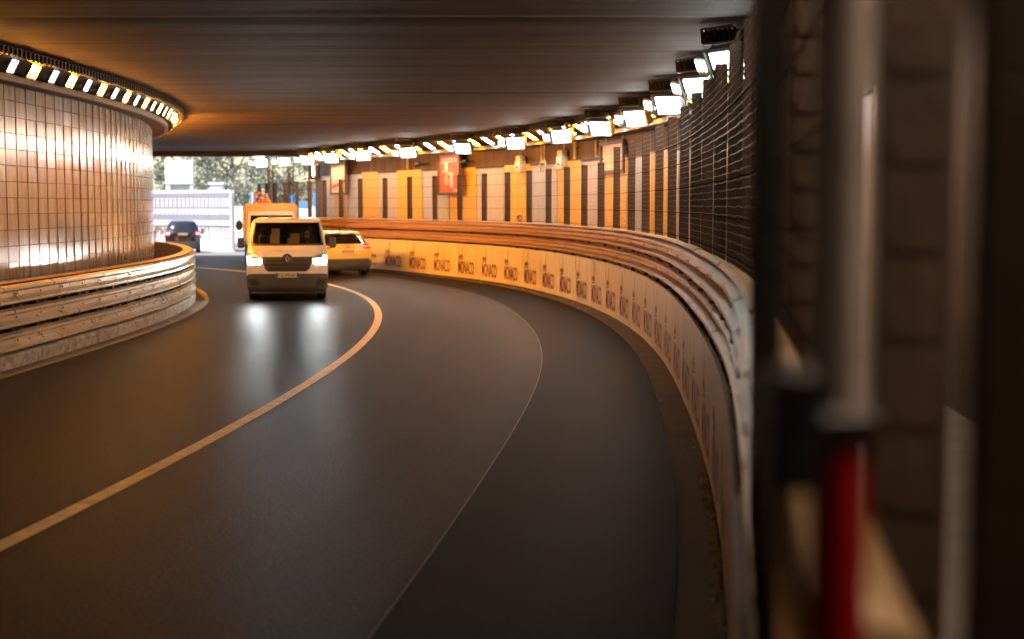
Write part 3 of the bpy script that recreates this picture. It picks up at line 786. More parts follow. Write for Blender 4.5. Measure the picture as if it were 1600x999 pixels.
# ------------------------------------------------------------------ foreground: post with extinguisher beside the lens
r = thing('painted_pole', 'blurred pole beside the lens, grey above and red below a black clamp', 'pole', (.372, 1.6, 0), .1)
m = MB(); m.tube([(0, 0, 2.06), (0, 0, 4.55)], .030, 14); obj('upper_tube', m, 'galvanised', r, smooth=50)
m = MB(); m.tube([(0, 0, .02), (0, 0, 2.06)], .032, 14); obj('lower_tube', m, 'red_paint', r, smooth=50)
m = MB(); m.lathe([(.07, 0), (.07, .012), (.03, .02), (.03, .05)], 14); obj('foot', m, 'steel_dark', r, smooth=50)
m = MB(); m.box((-.062, -.01, 2.06), (.06, .07, .14), ch=.008); m.box((0, 0, 2.06), (.07, .07, .04), ch=.006); obj('clamp', m, 'black_metal', r)
c = PR(2.2, .25); r = thing('end_post', 'blurred dark steel post at the near end of the barrier', 'post', (c[0], c[1], 0), -c[2])
m = MB(); m.box((0, -.045, 2.2), (.09, .01, 4.4)); m.box((0, .045, 2.2), (.09, .01, 4.4)); m.box((0, 0, 2.2), (.01, .08, 4.39)); obj('profile', m, 'post_brown', r)
m = MB(); m.box((0, 0, .012), (.2, .2, .024), ch=.004); obj('base_plate', m, 'post_brown', r)

# ================================================================== PEOPLE
def skinned(name, J, edges, rad, mat, parent=None, root=0, sub=2):
    me = bpy.data.meshes.new(name); me.from_pydata(J, edges, []); me.materials.append(MATS[mat])
    o = link(bpy.data.objects.new(name, me))
    if parent: o.parent = parent
    md = o.modifiers.new('skin', 'SKIN'); md.use_smooth_shade = True
    for i, r_ in enumerate(rad): me.skin_vertices[0].data[i].radius = r_ if isinstance(r_, tuple) else (r_, r_)
    me.skin_vertices[0].data[root].use_root = True
    sb = o.modifiers.new('sub', 'SUBSURF'); sb.levels = sub; sb.render_levels = sub
    return o
def head_parts(r, x, y, z, hairmat='hair'):
    m = MB(); rings = [(.0, -.115), (.045, -.112), (.062, -.08), (.072, -.03), (.076, .02), (.07, .07), (.05, .10), (.0, .115)]
    m.lathe(rings, 14, Matrix.Translation((x, y, z)) @ Matrix.Diagonal((1, 1.15, 1, 1)))
    m.box((x, y - .092, z - .015), (.02, .03, .035), ch=.006)
    for sx in (-1, 1): m.box((x + sx * .078, y, z - .005), (.014, .035, .05), ch=.005)
    obj('head', m, 'skin', r, smooth=60)
    m = MB()
    for sx in (-1, 1): m.box((x + sx * .028, y - .083, z + .012), (.02, .01, .01))
    m.box((x, y - .082, z - .055), (.04, .01, .008)); obj('face_features', m, 'hair', r)
    m = MB(); m.lathe([(.077, .0), (.082, .04), (.075, .085), (.05, .115), (.0, .125)], 14, Matrix.Translation((x, y + .012, z)) @ Matrix.Diagonal((1, 1.15, 1, 1))); obj('hair', m, hairmat, r, smooth=60)
c = PR(40.95, .95)
r = thing('person', 'person in orange top walking behind the fence, only the head showing', 'person', (c[0], c[1], .22), -c[2])
J = [(0, 0, .95), (0, 0, 1.15), (0, .01, 1.38), (0, 0, 1.50), (0, -.01, 1.60), (-.17, .01, 1.42), (-.23, .02, 1.15), (-.24, -.08, .92), (-.245, -.11, .82), (.17, .01, 1.42), (.23, 0, 1.15), (.24, .04, .92), (.245, .05, .82),
     (-.09, 0, .90), (-.10, -.12, .50), (-.10, -.08, .08), (-.10, -.2, .03), (.09, 0, .90), (.10, .10, .50), (.10, .26, .10), (.10, .18, .03)]
Eg = [(0, 1), (1, 2), (2, 3), (3, 4), (2, 5), (5, 6), (6, 7), (7, 8), (2, 9), (9, 10), (10, 11), (11, 12), (0, 13), (13, 14), (14, 15), (15, 16), (0, 17), (17, 18), (18, 19), (19, 20)]
Rd = [(.15, .11), (.14, .10), (.16, .11), .06, .05, .065, .05, .04, .035, .065, .05, .04, .035, .09, .065, .045, .035, .09, .065, .045, .035]
skinned('body', J, Eg, Rd, 'cloth_orange', r)
head_parts(r, 0, -.02, 1.66)

# ================================================================== VEHICLES
class Body:
    def __init__(s, L, p=5): s.L = L; s.p = p
    def lv(s, z):
        L = s.L
        if z <= L[0][0]: return L[0][1:]
        for a, b in zip(L, L[1:]):
            if z <= b[0]:
                f = (z - a[0]) / (b[0] - a[0]); return [a[i] + (b[i] - a[i]) * f for i in range(1, 6)]
        return L[-1][1:]
    def pt(s, side, a, z):
        w, yf, yr, bf, br = s.lv(z)
        if side == 'F': k = abs(a) ** s.p; return Vector((a * w * (1 - .0 * k), yf + bf * k, z))
        if side == 'B': k = abs(a) ** s.p; return Vector((a * w, yr - br * k, z))
        y = (yf + bf) + (yr - br - yf - bf) * a
        return Vector(((-w if side == 'L' else w), y, z))
    def nrm(s, side, a, z):
        e = .01; lo, hi = s.L[0][0], s.L[-1][0]
        d1 = s.pt(side, min(a + e, 1), z) - s.pt(side, max(a - e, -1 if side in 'FB' else 0), z)
        d2 = s.pt(side, a, min(z + .02, hi)) - s.pt(side, a, max(z - .02, lo))
        n = d1.cross(d2).normalized()
        out = {'F': Vector((0, -1, .2)), 'B': Vector((0, 1, .2)), 'L': Vector((-1, 0, .2)), 'R': Vector((1, 0, .2))}[side]
        return n if n.dot(out) > 0 else -n
    def shell(s, nz=40, nf=24, ns=14, hole=None, zs=None):
        L = s.L; z0, z1 = L[0][0], L[-1][0]
        zl = sorted(set([round(z0 + (z1 - z0) * i / nz, 4) for i in range(nz + 1)] + [round(l[0], 4) for l in L] + [round(q, 4) for q in (zs or [])]))
        ring = [('F', -1 + 2 * i / nf) for i in range(nf)] + [('R', i / ns) for i in range(ns)] + [('B', 1 - 2 * i / nf) for i in range(nf)] + [('L', 1 - i / ns) for i in range(ns)]
        m = MB(); n = len(ring)
        V = [s.pt(sd, a, z) for z in zl for sd, a in ring]; F = []
        for j in range(len(zl) - 1):
            zm = (zl[j] + zl[j + 1]) / 2
            for k in range(n):
                sd, a = ring[k]; a2 = ring[(k + 1) % n][1] if ring[(k + 1) % n][0] == sd else (1 if sd in 'FR' else (-1 if sd == 'B' else 0))
                if hole and hole(sd, (a + a2) / 2, zm): continue
                F.append((j * n + k, j * n + (k + 1) % n, (j + 1) * n + (k + 1) % n, (j + 1) * n + k))
        F.append(tuple((len(zl) - 1) * n + k for k in range(n))); F.append(tuple(range(n))[::-1])
        return m.add(V, F)
    def patch(s, side, rows, off=.006, n=14, thick=.012):
        # rows (z, a0, a1); a thin shell laid over the body surface
        zr = []
        for a, b in zip(rows, rows[1:]):
            for i in range(3): f = i / 3; zr.append([a[k] + (b[k] - a[k]) * f for k in range(3)])
        zr.append(list(rows[-1]))
        V = []; F = []; w = n + 1
        for lay in (off, off - thick):
            for z, a0, a1 in zr:
                for i in range(w):
                    a = a0 + (a1 - a0) * i / n; V.append(s.pt(side, a, z) + s.nrm(side, a, z) * lay)
        H = len(zr); B0 = H * w
        for j in range(H - 1):
            for i in range(n):
                q = (j * w + i, j * w + i + 1, (j + 1) * w + i + 1, (j + 1) * w + i); F.append(q); F.append(tuple(B0 + k for k in q)[::-1])
        rim = [i for i in range(w)] + [j * w + n for j in range(1, H)] + [(H - 1) * w + i for i in range(n - 1, -1, -1)] + [j * w for j in range(H - 2, 0, -1)]
        for a, b in zip(rim, rim[1:] + rim[:1]): F.append((b, a, B0 + a, B0 + b))
        m = MB(); m.add(V, F)
        return m
def fixn(me):
    import bmesh
    bm = bmesh.new(); bm.from_mesh(me); bmesh.ops.recalc_face_normals(bm, faces=bm.faces); bm.to_mesh(me); bm.free(); return me
def pobj(name, mb, mat, parent, smooth=40):
    me = fixn(mb.mesh(name)); me.shade_smooth(); me.set_sharp_from_angle(angle=R(smooth)); return obj(name, me, mat, parent)
def wheel(parent, x, y, r, w):
    m = MB(); rot = Matrix.Translation((x, y, r)) @ Matrix.Rotation(R(90), 4, 'Y')
    m.lathe([(r * .62, -w / 2), (r * .92, -w / 2), (r * .985, -w * .40), (r, -w * .2), (r, w * .2), (r * .985, w * .40), (r * .92, w / 2), (r * .62, w / 2)], 28, rot)
    t = obj('wheel', m, 'rubber', parent, smooth=40)
    m = MB(); m.lathe([(r * .1, -w * .46), (r * .6, -w * .42), (r * .64, -w * .5), (r * .64, w * .5), (r * .6, w * .42), (r * .1, w * .46)], 20, rot)
    for k in range(5):
        a = k * 2 * math.pi / 5
        for sg in (-1, 1): m.box((x + sg * w * .45, y + math.cos(a) * r * .36, r + math.sin(a) * r * .36), (.02, .06, r * .5), rot=Matrix.Rotation(a - math.pi / 2, 3, 'X'))
    obj('rim', m, 'rim', t, smooth=40)
def fronttext(parent, body, h, wd, x, y, z, mat, tilt=0, back=False, bold=.0):
    me = textmesh(body, h, wd, bold); me.materials.append(MATS[mat])
    o = link(bpy.data.objects.new('lettering', me)); o.parent = parent; o.location = (x, y, z)
    o.rotation_euler = (R(90 - tilt), 0, R(180) if back else 0); return o
def mirror(parent, x, y, z, sx, mat):
    m = MB(); m.tube([(x, y, z), (x + sx * .10, y - .02, z + .02)], .022, 6); m.box((x + sx * .17, y - .03, z + .07), (.17, .10, .26), ch=.035); o = obj('mirror', m, mat, parent, smooth=40)
    m = MB(); m.box((x + sx * .17, y + .022, z + .08), (.13, .008, .20)); obj('mirror_glass', m, 'silver', o)

# ---- white van with its headlights on
van = thing('van', 'white panel van driving towards us with headlights on', 'van', (-5.42, 34.3, 0), R(9))
VB = Body([(.17, .90, .16, 4.98, .16, .05), (.30, .955, .03, 5.0, .20, .05), (.50, .972, .0, 5.0, .24, .05), (.66, .976, .0, 5.0, .25, .05), (.86, .978, .02, 5.0, .27, .05), (1.04, .975, .07, 5.0, .29, .05),
           (1.16, .97, .20, 5.0, .30, .05), (1.28, .958, .46, 5.0, .30, .05), (1.33, .95, .60, 5.0, .28, .05), (1.60, .905, .92, 5.0, .24, .06), (1.86, .855, 1.24, 4.98, .20, .06), (1.925, .82, 1.40, 4.97, .20, .06), (1.955, .77, 1.62, 4.94, .20, .06), (1.965, .66, 1.95, 4.85, .2, .06)])
ws = lambda sd, a, z: (sd == 'F' and abs(a) < .9 and 1.35 < z < 1.86) or (sd in 'LR' and .08 < a < .28 and 1.35 < z < 1.86)
pobj('body', VB.shell(44, 40, 14, hole=ws, zs=[1.35, 1.86]), 'paint_white', van, 35)
pobj('windscreen', VB.patch('F', [(1.345, -.905, .905), (1.865, -.905, .905)], .004, 16, .006), 'clear_glass', van)
pobj('windscreen_surround', VB.patch('F', [(1.31, -.93, .93), (1.352, -.93, .93)], .008, 20), 'grille_dark', van)
for sx in (-1, 1): pobj('windscreen_surround', VB.patch('F', [(1.35, sx * .885, sx * .925), (1.865, sx * .885, sx * .925)], .008, 4), 'grille_dark', van)
pobj('front_bumper', VB.patch('F', [(.175, -.99, .99), (.36, -1, 1), (.56, -1, 1), (.63, -.96, .96), (.645, -.80, .80)], .012, 28), 'plastic_dark', van)
pobj('grille', VB.patch('F', [(.70, -.46, .46), (.76, -.54, .54), (.92, -.60, .60), (1.045, -.66, .66)], .008, 20), 'grille_dark', van)
for z in (.80, .90, .985): pobj('grille_bar', VB.patch('F', [(z, -.55, .55), (z + .018, -.56, .56)], .02, 16), 'plastic_dark', van)
for sx in (-1, 1):
    hl = pobj('headlight', VB.patch('F', [(.80, sx * .70, sx * .90), (.88, sx * .62, sx * .955), (1.02, sx * .60, sx * .97), (1.10, sx * .76, sx * .975)], .012, 10), 'silver', van)
    pobj('lamp_lens', VB.patch('F', [(.88, sx * .655, sx * .82), (.93, sx * .64, sx * .84), (.985, sx * .65, sx * .83)], .022, 8), 'head_glow', hl)
    pobj('running_light', VB.patch('F', [(.85, sx * .83, sx * .93), (.875, sx * .85, sx * .945), (1.0, sx * .87, sx * .96), (1.06, sx * .88, sx * .965)], .022, 6), 'drl_glow', hl)
    pobj('fog_recess', VB.patch('F', [(.36, sx * .72, sx * .92), (.44, sx * .70, sx * .95), (.52, sx * .74, sx * .96)], .018, 8), 'grille_dark', van)
    mirror(van, sx * .95, .98, 1.30, sx, 'plastic_dark')
    wheel(van, sx * .83, .98, .335, .22); wheel(van, sx * .83, 4.08, .335, .22)
    pobj('side_window', VB.patch('L' if sx < 0 else 'R', [(1.345, .068, .29), (1.865, .068, .29)], .004, 8, .005), 'clear_glass', van)
m = MB(); m.lathe([(.125, 0), (.125, .03), (.10, .045)], 22, Matrix.Translation((0, .075, 1.0)) @ Matrix.Rotation(R(78), 4, 'X') ); bd = obj('badge', m, 'grille_dark', van, smooth=40)
m = MB(); a = .085; b = .055
m.add([(0, -.005, 1.0 + a), (b, -.005, 1.0), (0, -.005, 1.0 - a), (-b, -.005, 1.0), (0, .0, 1.0 + a * .5), (b * .5, .0, 1.0), (0, .0, 1.0 - a * .5), (-b * .5, .0, 1.0)], [(0, 1, 5, 4), (1, 2, 6, 5), (2, 3, 7, 6), (3, 0, 4, 7)]); m.v = [(v[0], v[1] + .018, v[2]) for v in m.v]; obj('emblem', m, 'silver', bd)
m = MB(); m.box((0, -.022, .615), (.54, .018, .125), ch=.004); pl = obj('number_plate', m, 'plate', van)
for sx in (-1, 1): m = MB(); m.box((sx * .245, -.0335, .615), (.045, .006, .112)); obj('plate_band', m, 'plate_blue', pl)
fronttext(pl, 'CC-595-AX', .078, .40, 0, -.0335, .615, 'ink', bold=.01)
fronttext(van, 'ASLOC', .062, .62, -.08, .245, 1.192, 'ink_soft', tilt=66, bold=.02)
m = MB(); m.box((0, .02, .19), (1.7, .3, .03)); m.box((0, 2.5, .22), (1.7, 4.6, .06)); obj('underbody', m, 'grille_dark', van)
m = MB(); m.tube([(-.45, 1.75, 1.95), (-.46, 1.85, 2.02)], .015, 5); obj('aerial', m, 'black_metal', van)
m = MB(); m.box((0, .95, 1.20), (1.7, .75, .22), ch=.06); obj('dashboard', m, 'interior', van, smooth=40)
m = MB(); m.box((0, 2.55, 1.2), (1.62, .04, 1.4)); obj('bulkhead', m, 'interior', van)
for xx in (-.52, -.12, .50):
    m = MB(); m.box((xx, 1.95, 1.22), (.40, .14, .66), ch=.05); m.box((xx, 1.97, 1.64), (.22, .10, .20), ch=.04); obj('seat', m, 'seat', van, smooth=40)
m = MB(); m.tube([(.50 + .19 * math.cos(q / 16 * 6.2832), 1.33 + .05 * math.sin(q / 16 * 6.2832), 1.40 + .18 * math.sin(q / 16 * 6.2832)) for q in range(17)], .016, 6); m.tube([(.5, 1.34, 1.4), (.5, 1.2, 1.25)], .03, 6); obj('steering_wheel', m, 'grille_dark', van)
for bx, by, bz, w_, h_ in ((-.30, 1.55, 1.43, .24, .26), (-.28, 1.56, 1.63, .20, .16), (.16, 1.55, 1.39, .30, .16), (.20, 1.57, 1.52, .22, .12)):
    m = MB(); m.box((0, 0, 0), (w_, .2, h_), ch=.006); b_ = obj('cardboard_box', m, 'cardboard', None, loc=van.matrix_basis @ Vector((bx, by, bz)), rot=(0, 0, R(9)))
    tag(b_, {(-.30): 'tall cardboard box on the left behind the van windscreen', (-.28): 'small cardboard box on top of the left one in the van', .16: 'wide cardboard box in the middle of the van dashboard', .20: 'narrow cardboard box on top of the middle one in the van'}[bx], 'box')
dp = van.matrix_basis @ Vector((.50, 1.72, .55))
dr = thing('person', 'driver in dark clothes at the wheel of the white van', 'person', dp, R(9))
J = [(0, 0, .25), (0, .02, .50), (0, .02, .78), (0, 0, .88), (0, -.02, .95), (-.19, 0, .80), (-.25, -.12, .60), (-.16, -.33, .80), (-.14, -.37, .84), (.19, 0, .80), (.25, -.12, .60), (.16, -.33, .80), (.14, -.37, .84),
     (-.10, -.02, .22), (-.12, -.45, .28), (-.12, -.55, -.05), (.10, -.02, .22), (.12, -.45, .28), (.12, -.55, -.05)]
Eg = [(0, 1), (1, 2), (2, 3), (3, 4), (2, 5), (5, 6), (6, 7), (7, 8), (2, 9), (9, 10), (10, 11), (11, 12), (0, 13), (13, 14), (14, 15), (0, 16), (16, 17), (17, 18)]
skinned('body', J, Eg, [(.15, .11), (.15, .11), (.16, .10), .055, .05, .065, .048, .04, .035, .065, .048, .04, .035, .085, .065, .05, .085, .065, .05], 'cloth_dark', dr)
head_parts(dr, 0, -.03, 1.03)

# ---- white hatchback seen from behind; its body paint holds the lamps' yellow light
hb = thing('hatchback_car', 'white hatchback, lamp yellow painted into its body, driving away beside the right barrier, half hidden by the van', 'car', (-7.15, 49.75, 0), R(-150.5 - 1))
hb.rotation_euler = (0, 0, R(180 + 27)); 
HB = Body([(.20, .80, .12, 3.96, .2, .16), (.32, .86, .02, 4.03, .24, .2), (.50, .885, 0, 4.06, .28, .24), (.72, .895, .04, 4.05, .32, .26), (.86, .89, .14, 4.02, .34, .26), (.93, .875, .45, 3.98, .32, .26), (.98, .855, .85, 3.95, .25, .26),
           (1.02, .835, 1.05, 3.93, .2, .25), (1.20, .74, 1.42, 3.76, .18, .22), (1.34, .655, 1.78, 3.58, .16, .2), (1.40, .61, 1.98, 3.46, .15, .18), (1.435, .54, 2.25, 3.3, .15, .15), (1.445, .40, 2.5, 3.1, .1, .1)], 4)
pobj('body', HB.shell(30, 24, 14), 'paint_white_sodium', hb, 35)
pobj('rear_window', HB.patch('B', [(1.035, -.90, .90), (1.20, -.90, .90), (1.345, -.86, .86)], .006, 16), 'dark_glass', hb)
pobj('rear_bumper', HB.patch('B', [(.205, -.97, .97), (.34, -1, 1), (.46, -.98, .98), (.56, -.82, .82)], .012, 20), 'plastic_dark', hb)
for sx in (-1, 1):
    tl = pobj('tail_light', HB.patch('B', [(.88, sx * .70, sx * .99), (.96, sx * .50, sx * 1), (1.02, sx * .66, sx * .99)], .012, 10), 'red_lens', hb)
    pobj('lamp_strip', HB.patch('B', [(.93, sx * .60, sx * .95), (.955, sx * .58, sx * .95)], .02, 8), 'tail_glow', tl)
    pobj('side_window', HB.patch('L' if sx < 0 else 'R', [(1.03, .12, .88), (1.30, .22, .80)], .004, 10), 'dark_glass', hb)
    mirror(hb, sx * .84, 1.35, .98, sx, 'plastic_dark')
    for yy in (.75, 3.35): wheel(hb, sx * .79, yy, .31, .2)
m = MB(); m.box((0, 3.60, 1.405), (1.06, .22, .03), rot=Matrix.Rotation(R(-8), 3, 'X'), ch=.01); sp = obj('spoiler', m, 'paint_white_sodium', hb)
m = MB(); m.box((0, 3.715, 1.375), (.26, .01, .028)); obj('brake_light', m, 'tail_glow', sp)
m = MB(); m.box((0, 4.055, .80), (.52, .02, .11), ch=.004); pl = obj('number_plate', m, 'plate', hb); fronttext(pl, 'GH-743-ND', .07, .42, 0, 4.067, .80, 'ink', back=True)
m = MB(); m.box((0, 4.03, .955), (.16, .03, .05), ch=.01); obj('emblem', m, 'silver', hb)
m = MB(); m.tube([(0, 3.2, 1.44), (0, 3.3, 1.52)], .018, 5); obj('aerial', m, 'black_metal', hb)
m = MB(); m.box((0, 2, .21), (1.5, 3.6, .08)); obj('underbody', m, 'grille_dark', hb)

# ---- little black city car seen from behind
ck = thing('city_car', 'small black two-seat car with red tail lights outside the tunnel', 'car', (-16.35, 70.55, 0), R(180 + 14))
CB = Body([(.20, .74, .1, 2.60, .2, .12), (.34, .80, .02, 2.66, .26, .18), (.55, .83, 0, 2.69, .3, .22), (.78, .83, .06, 2.68, .32, .24), (.92, .815, .25, 2.65, .3, .24), (1.0, .79, .48, 2.62, .26, .24), (1.2, .72, .85, 2.52, .2, .22), (1.40, .65, 1.15, 2.38, .18, .2), (1.50, .59, 1.35, 2.26, .16, .18), (1.54, .50, 1.55, 2.1, .12, .14), (1.55, .36, 1.7, 1.95, .1, .1)], 4)
pobj('body', CB.shell(28, 22, 12), 'paint_black', ck, 35)
pobj('rear_window', CB.patch('B', [(1.02, -.82, .82), (1.22, -.86, .86), (1.42, -.80, .80)], .006, 14), 'dark_glass', ck)
pobj('rear_bumper', CB.patch('B', [(.205, -.97, .97), (.36, -1, 1), (.56, -.98, .98)], .012, 16), 'plastic_dark', ck)
for sx in (-1, 1):
    tl = pobj('tail_light', CB.patch('B', [(.80, sx * .78, sx * .93), (.86, sx * .70, sx * .99), (.98, sx * .70, sx * 1), (1.05, sx * .78, sx * .96)], .014, 10), 'red_lens', ck)
    pobj('lamp_strip', CB.patch('B', [(.88, sx * .76, sx * .93), (.97, sx * .76, sx * .94)], .024, 8), 'tail_glow', tl)
    pobj('side_window', CB.patch('L' if sx < 0 else 'R', [(1.0, .15, .8), (1.36, .3, .74)], .004, 8), 'dark_glass', ck)
    mirror(ck, sx * .80, .95, .95, sx, 'paint_black')
    for yy in (.42, 2.25): wheel(ck, sx * .73, yy, .30, .19)
m = MB(); m.box((0, 2.69, .90), (.46, .02, .11), ch=.004); obj('number_plate', m, 'cardboard', ck)
m = MB(); m.box((0, 1.3, .21), (1.35, 2.2, .08)); obj('underbody', m, 'grille_dark', ck)

# ---- silver car at the edge of the tiled wall
sv = thing('silver_car', 'silver car outside the tunnel, mostly hidden behind the tiled wall', 'car', (-18.6, 70.3, 0), R(180 + 16))
SB = Body([(l[0] * 1.05,) + tuple(l[1:]) for l in HB.L], 4)
pobj('body', SB.shell(28, 22, 12), 'paint_silver', sv, 35)
pobj('rear_window', SB.patch('B', [(1.09, -.86, .86), (1.26, -.88, .88), (1.40, -.84, .84)], .006, 14), 'dark_glass', sv)
pobj('rear_bumper', SB.patch('B', [(.22, -.97, .97), (.36, -1, 1), (.5, -.95, .95)], .012, 16), 'plastic_dark', sv)
for sx in (-1, 1):
    pobj('tail_light', SB.patch('B', [(.90, sx * .68, sx * .98), (1.0, sx * .62, sx * 1), (1.12, sx * .74, sx * .97)], .014, 10), 'red_lens', sv)
    mirror(sv, sx * .84, 1.35, 1.02, sx, 'paint_black')
    for yy in (.75, 3.35): wheel(sv, sx * .79, yy, .31, .2)

# ---- small truck behind the van
tk = thing('truck', 'small tan tipper truck following close behind the white van', 'truck', (-9.2, 54.6, 0), R(11))
m = MB()
Vc = [(-.95, 0, .5), (.95, 0, .5), (.97, -.02, 1.05), (-.97, -.02, 1.05), (-.88, .34, 1.95), (.88, .34, 1.95), (-.84, .5, 2.05), (.84, .5, 2.05), (-.95, 1.55, .5), (.95, 1.55, .5), (.97, 1.55, 1.05), (-.97, 1.55, 1.05), (-.88, 1.5, 1.95), (.88, 1.5, 1.95), (-.84, 1.45, 2.05), (.84, 1.45, 2.05)]
m.add(Vc, [(0, 1, 2, 3), (3, 2, 5, 4), (4, 5, 7, 6), (6, 7, 15, 14), (1, 9, 10, 2), (2, 10, 13, 5), (5, 13, 15, 7), (0, 3, 11, 8), (3, 4, 12, 11), (4, 6, 14, 12), (8, 11, 10, 9), (11, 12, 13, 10), (12, 14, 15, 13), (0, 8, 9, 1)])
pobj('cab', m, 'paint_white', tk, 20)
m = MB(); m.add([(-.84, -.012, 1.12), (.84, -.012, 1.12), (.79, .31, 1.90), (-.79, .31, 1.90)], [(0, 1, 2, 3)]); obj('windscreen', m, 'dark_glass', tk)
m = MB(); m.box((0, -.03, .58), (1.94, .10, .30), ch=.02); obj('front_bumper', m, 'plastic_dark', tk)
for sx in (-1, 1):
    m = MB(); m.box((sx * .72, -.03, .86), (.30, .04, .18), ch=.015); obj('headlight', m, 'silver', tk)
    m = MB(); m.add([(sx * .985, .35, 1.12), (sx * .985, 1.2, 1.12), (sx * .90, 1.2, 1.85), (sx * .92, .5, 1.85)], [(0, 1, 2, 3)]); obj('side_window', m, 'dark_glass', tk)
    m = MB(); m.tube([(sx * .95, .15, 1.75), (sx * 1.22, .05, 1.75), (sx * 1.22, .05, 1.35)], .018, 5); m.lathe([(.02, -.03), (.13, -.025), (.14, 0), (.10, .03)], 14, Matrix.Translation((sx * 1.23, .03, 1.52)) @ Matrix.Diagonal((1, 1, 1.4, 1)) @ Matrix.Rotation(R(90), 4, 'X')); obj('mirror', m, 'black_metal', tk)
    for yy in (.75, 3.9): wheel(tk, sx * .88, yy, .46, .26)
m = MB(); m.box((0, 3.1, 1.62), (2.06, 3.0, 1.36), ch=.04); 
for q in range(6): m.box((-1.04, 1.75 + q * .54, 1.62), (.05, .06, 1.3)); m.box((1.04, 1.75 + q * .54, 1.62), (.05, .06, 1.3))
m.box((0, 1.60, 1.66), (1.96, .05, 1.40), ch=.02); obj('tipper_body', m, 'paint_truck', tk)
m = MB(); m.box((0, 2.4, .72), (.9, 4.4, .22)); m.box((0, 1.2, .55), (1.6, .3, .2)); obj('chassis', m, 'black_metal', tk)
m = MB(); m.box((-.62, 1.9, 2.5), (.07, .12, .58)); m.tube([(-.62, 1.9, 2.72), (-.35, 1.9, 2.76), (-.12, 1.9, 2.55), (-.05, 1.9, 2.34)], [.06, .075, .07, .09], 8); m.box((-.32, 1.9, 2.42), (.42, .3, .24), ch=.04); m.box((-.38, 1.76, 2.55), (.16, .16, .12), ch=.02); ld = obj('loading_crane', m, 'machine_orange', tk)
m = MB(); m.box((-.52, 1.79, 2.5), (.10, .06, .16)); obj('hose_reel', m, 'red_paint', ld)
m = MB(); m.lathe([(.05, 0), (.05, .06), (.03, .09)], 10, Matrix.Translation((-.28, 1.78, 2.66))); m.lathe([(.05, 0), (.05, .06), (.03, .09)], 10, Matrix.Translation((-.14, 1.78, 2.66))); obj('work_lamp', m, 'white_box', ld)

# ================================================================== OUTSIDE
# two-tier banner wall: the barrier's run beyond the tunnel
bn = thing('banner_wall', 'sunlit white barrier with two rows of grey banners outside the tunnel', 'barrier', PR(78, .2)[:2] + (0,))
T0 = 70.6; T1 = RMAX - .3
m = MB(); m.sweep(st(PR, T0, T1, .4), [(.0, 0), (.02, .55), (.10, .58), (.10, 1.25), (.02, 1.29), (.0, 1.44), (.10, 1.47), (.10, 2.86), (.04, 2.90), (.04, 3.02), (.3, 3.02), (.3, 0)]); obj('frame', m, 'paint_bright', bn, world=True)
glyph = MB()
lx = textmesh('X', .20, .17, .03); lu = textmesh('U', .30, .17, .03); l8 = textmesh('X', .24, .17, .04)
def merge(mb, me, dx, dz):
    mb.add([(v.co.x + dx, v.co.y + dz, 0) for v in me.vertices], [tuple(p.vertices) for p in me.polygons])
gl = MB()
for q in range(4):
    dx = -.375 + q * .25; merge(gl, l8, dx, .33); merge(gl, lx, dx, .12); merge(gl, lu, dx, -.22)
glu = gl.mesh('lettering'); glu.materials.append(MATS['paint_bright'])
gs = MB()
for q in range(4):
    dx = -.375 + q * .25; merge(gs, lx, dx, .12); merge(gs, lu, dx, -.13)
gll = gs.mesh('lettering'); gll.materials.append(MATS['paint_bright'])
t = T0 + .05
while t + 1 < T1 and t < T0 + 18:
    for z0, z1, me, zc in ((1.52, 2.80, glu, 2.18), (.62, 1.21, gll, .94)):
        A, B = Vector(PR(t + .01, .085)[:2]), Vector(PR(t + 1.0, .085)[:2]); d = (B - A).normalized(); th = math.atan2(d.x, d.y); nr = Vector((math.cos(th), -math.sin(th)))
        m = MB(); Vv = []
        for P_, oo in ((A, 0), (B, 0), (B, .012), (A, .012)): pp = P_ + nr * oo; Vv += [(pp.x, pp.y, z0), (pp.x, pp.y, z1)]
        m.add(Vv, [(0, 1, 3, 2), (2, 3, 5, 4), (4, 5, 7, 6), (6, 7, 1, 0), (1, 7, 5, 3), (0, 2, 4, 6)])
        bp = obj('banner', m, 'banner_purple', bn, world=True)
        cp = (A + B) / 2 - nr * .012
        o = link(bpy.data.objects.new('lettering', me)); o.parent = bp
        o.rotation_euler = Matrix((Vector((-d.x, -d.y, 0)), Vector((0, 0, 1)), Vector((-nr.x, -nr.y, 0)))).transposed().to_euler()
        o.location = Vector((cp.x, cp.y, zc)) - Vector(bn.location) - Vector(bp.location)
    t += 1.0
# plain grey hoarding posts at the banner's near end
for i, (x_, y_) in enumerate(((-13.75, 69.9), (-12.6, 69.6))):
    m = MB(); m.box((0, 0, 1.45), (.16, .16, 2.9), ch=.02); m.box((0, 0, .03), (.3, .3, .06)); o = obj('hoarding_post', m, 'sign_grey', None, loc=(x_, y_, 0)); tag(o, ['left', 'right'][i] + ' grey post at the right end of the banner wall', 'post')
# white sign tower behind the banners
sg_ = thing('sign_tower', 'white sign tower with faint lettering above the banner wall', 'sign', (-18.6, 80, 0), R(8))
m = MB(); m.box((0, 0, 4.1), (1.5, .9, 1.32), ch=.02); obj('sign_box', m, 'paint_bright', sg_)
fronttext(sg_, 'Mo wi', .20, .85, 0, -.46, 4.42, 'sign_blue_ink')
m = MB(); m.box((-.62, 0, 1.7), (.22, .8, 3.4)); m.box((.66, 0, 1.7), (.14, .8, 3.4)); m.box((.04, 0, 1.4), (1.06, .78, 2.8)); obj('legs', m, 'paint_bright', sg_)
m = MB(); m.box((.04, .1, 3.1), (1.09, .5, .6)); obj('recess', m, 'sign_grey', sg_)
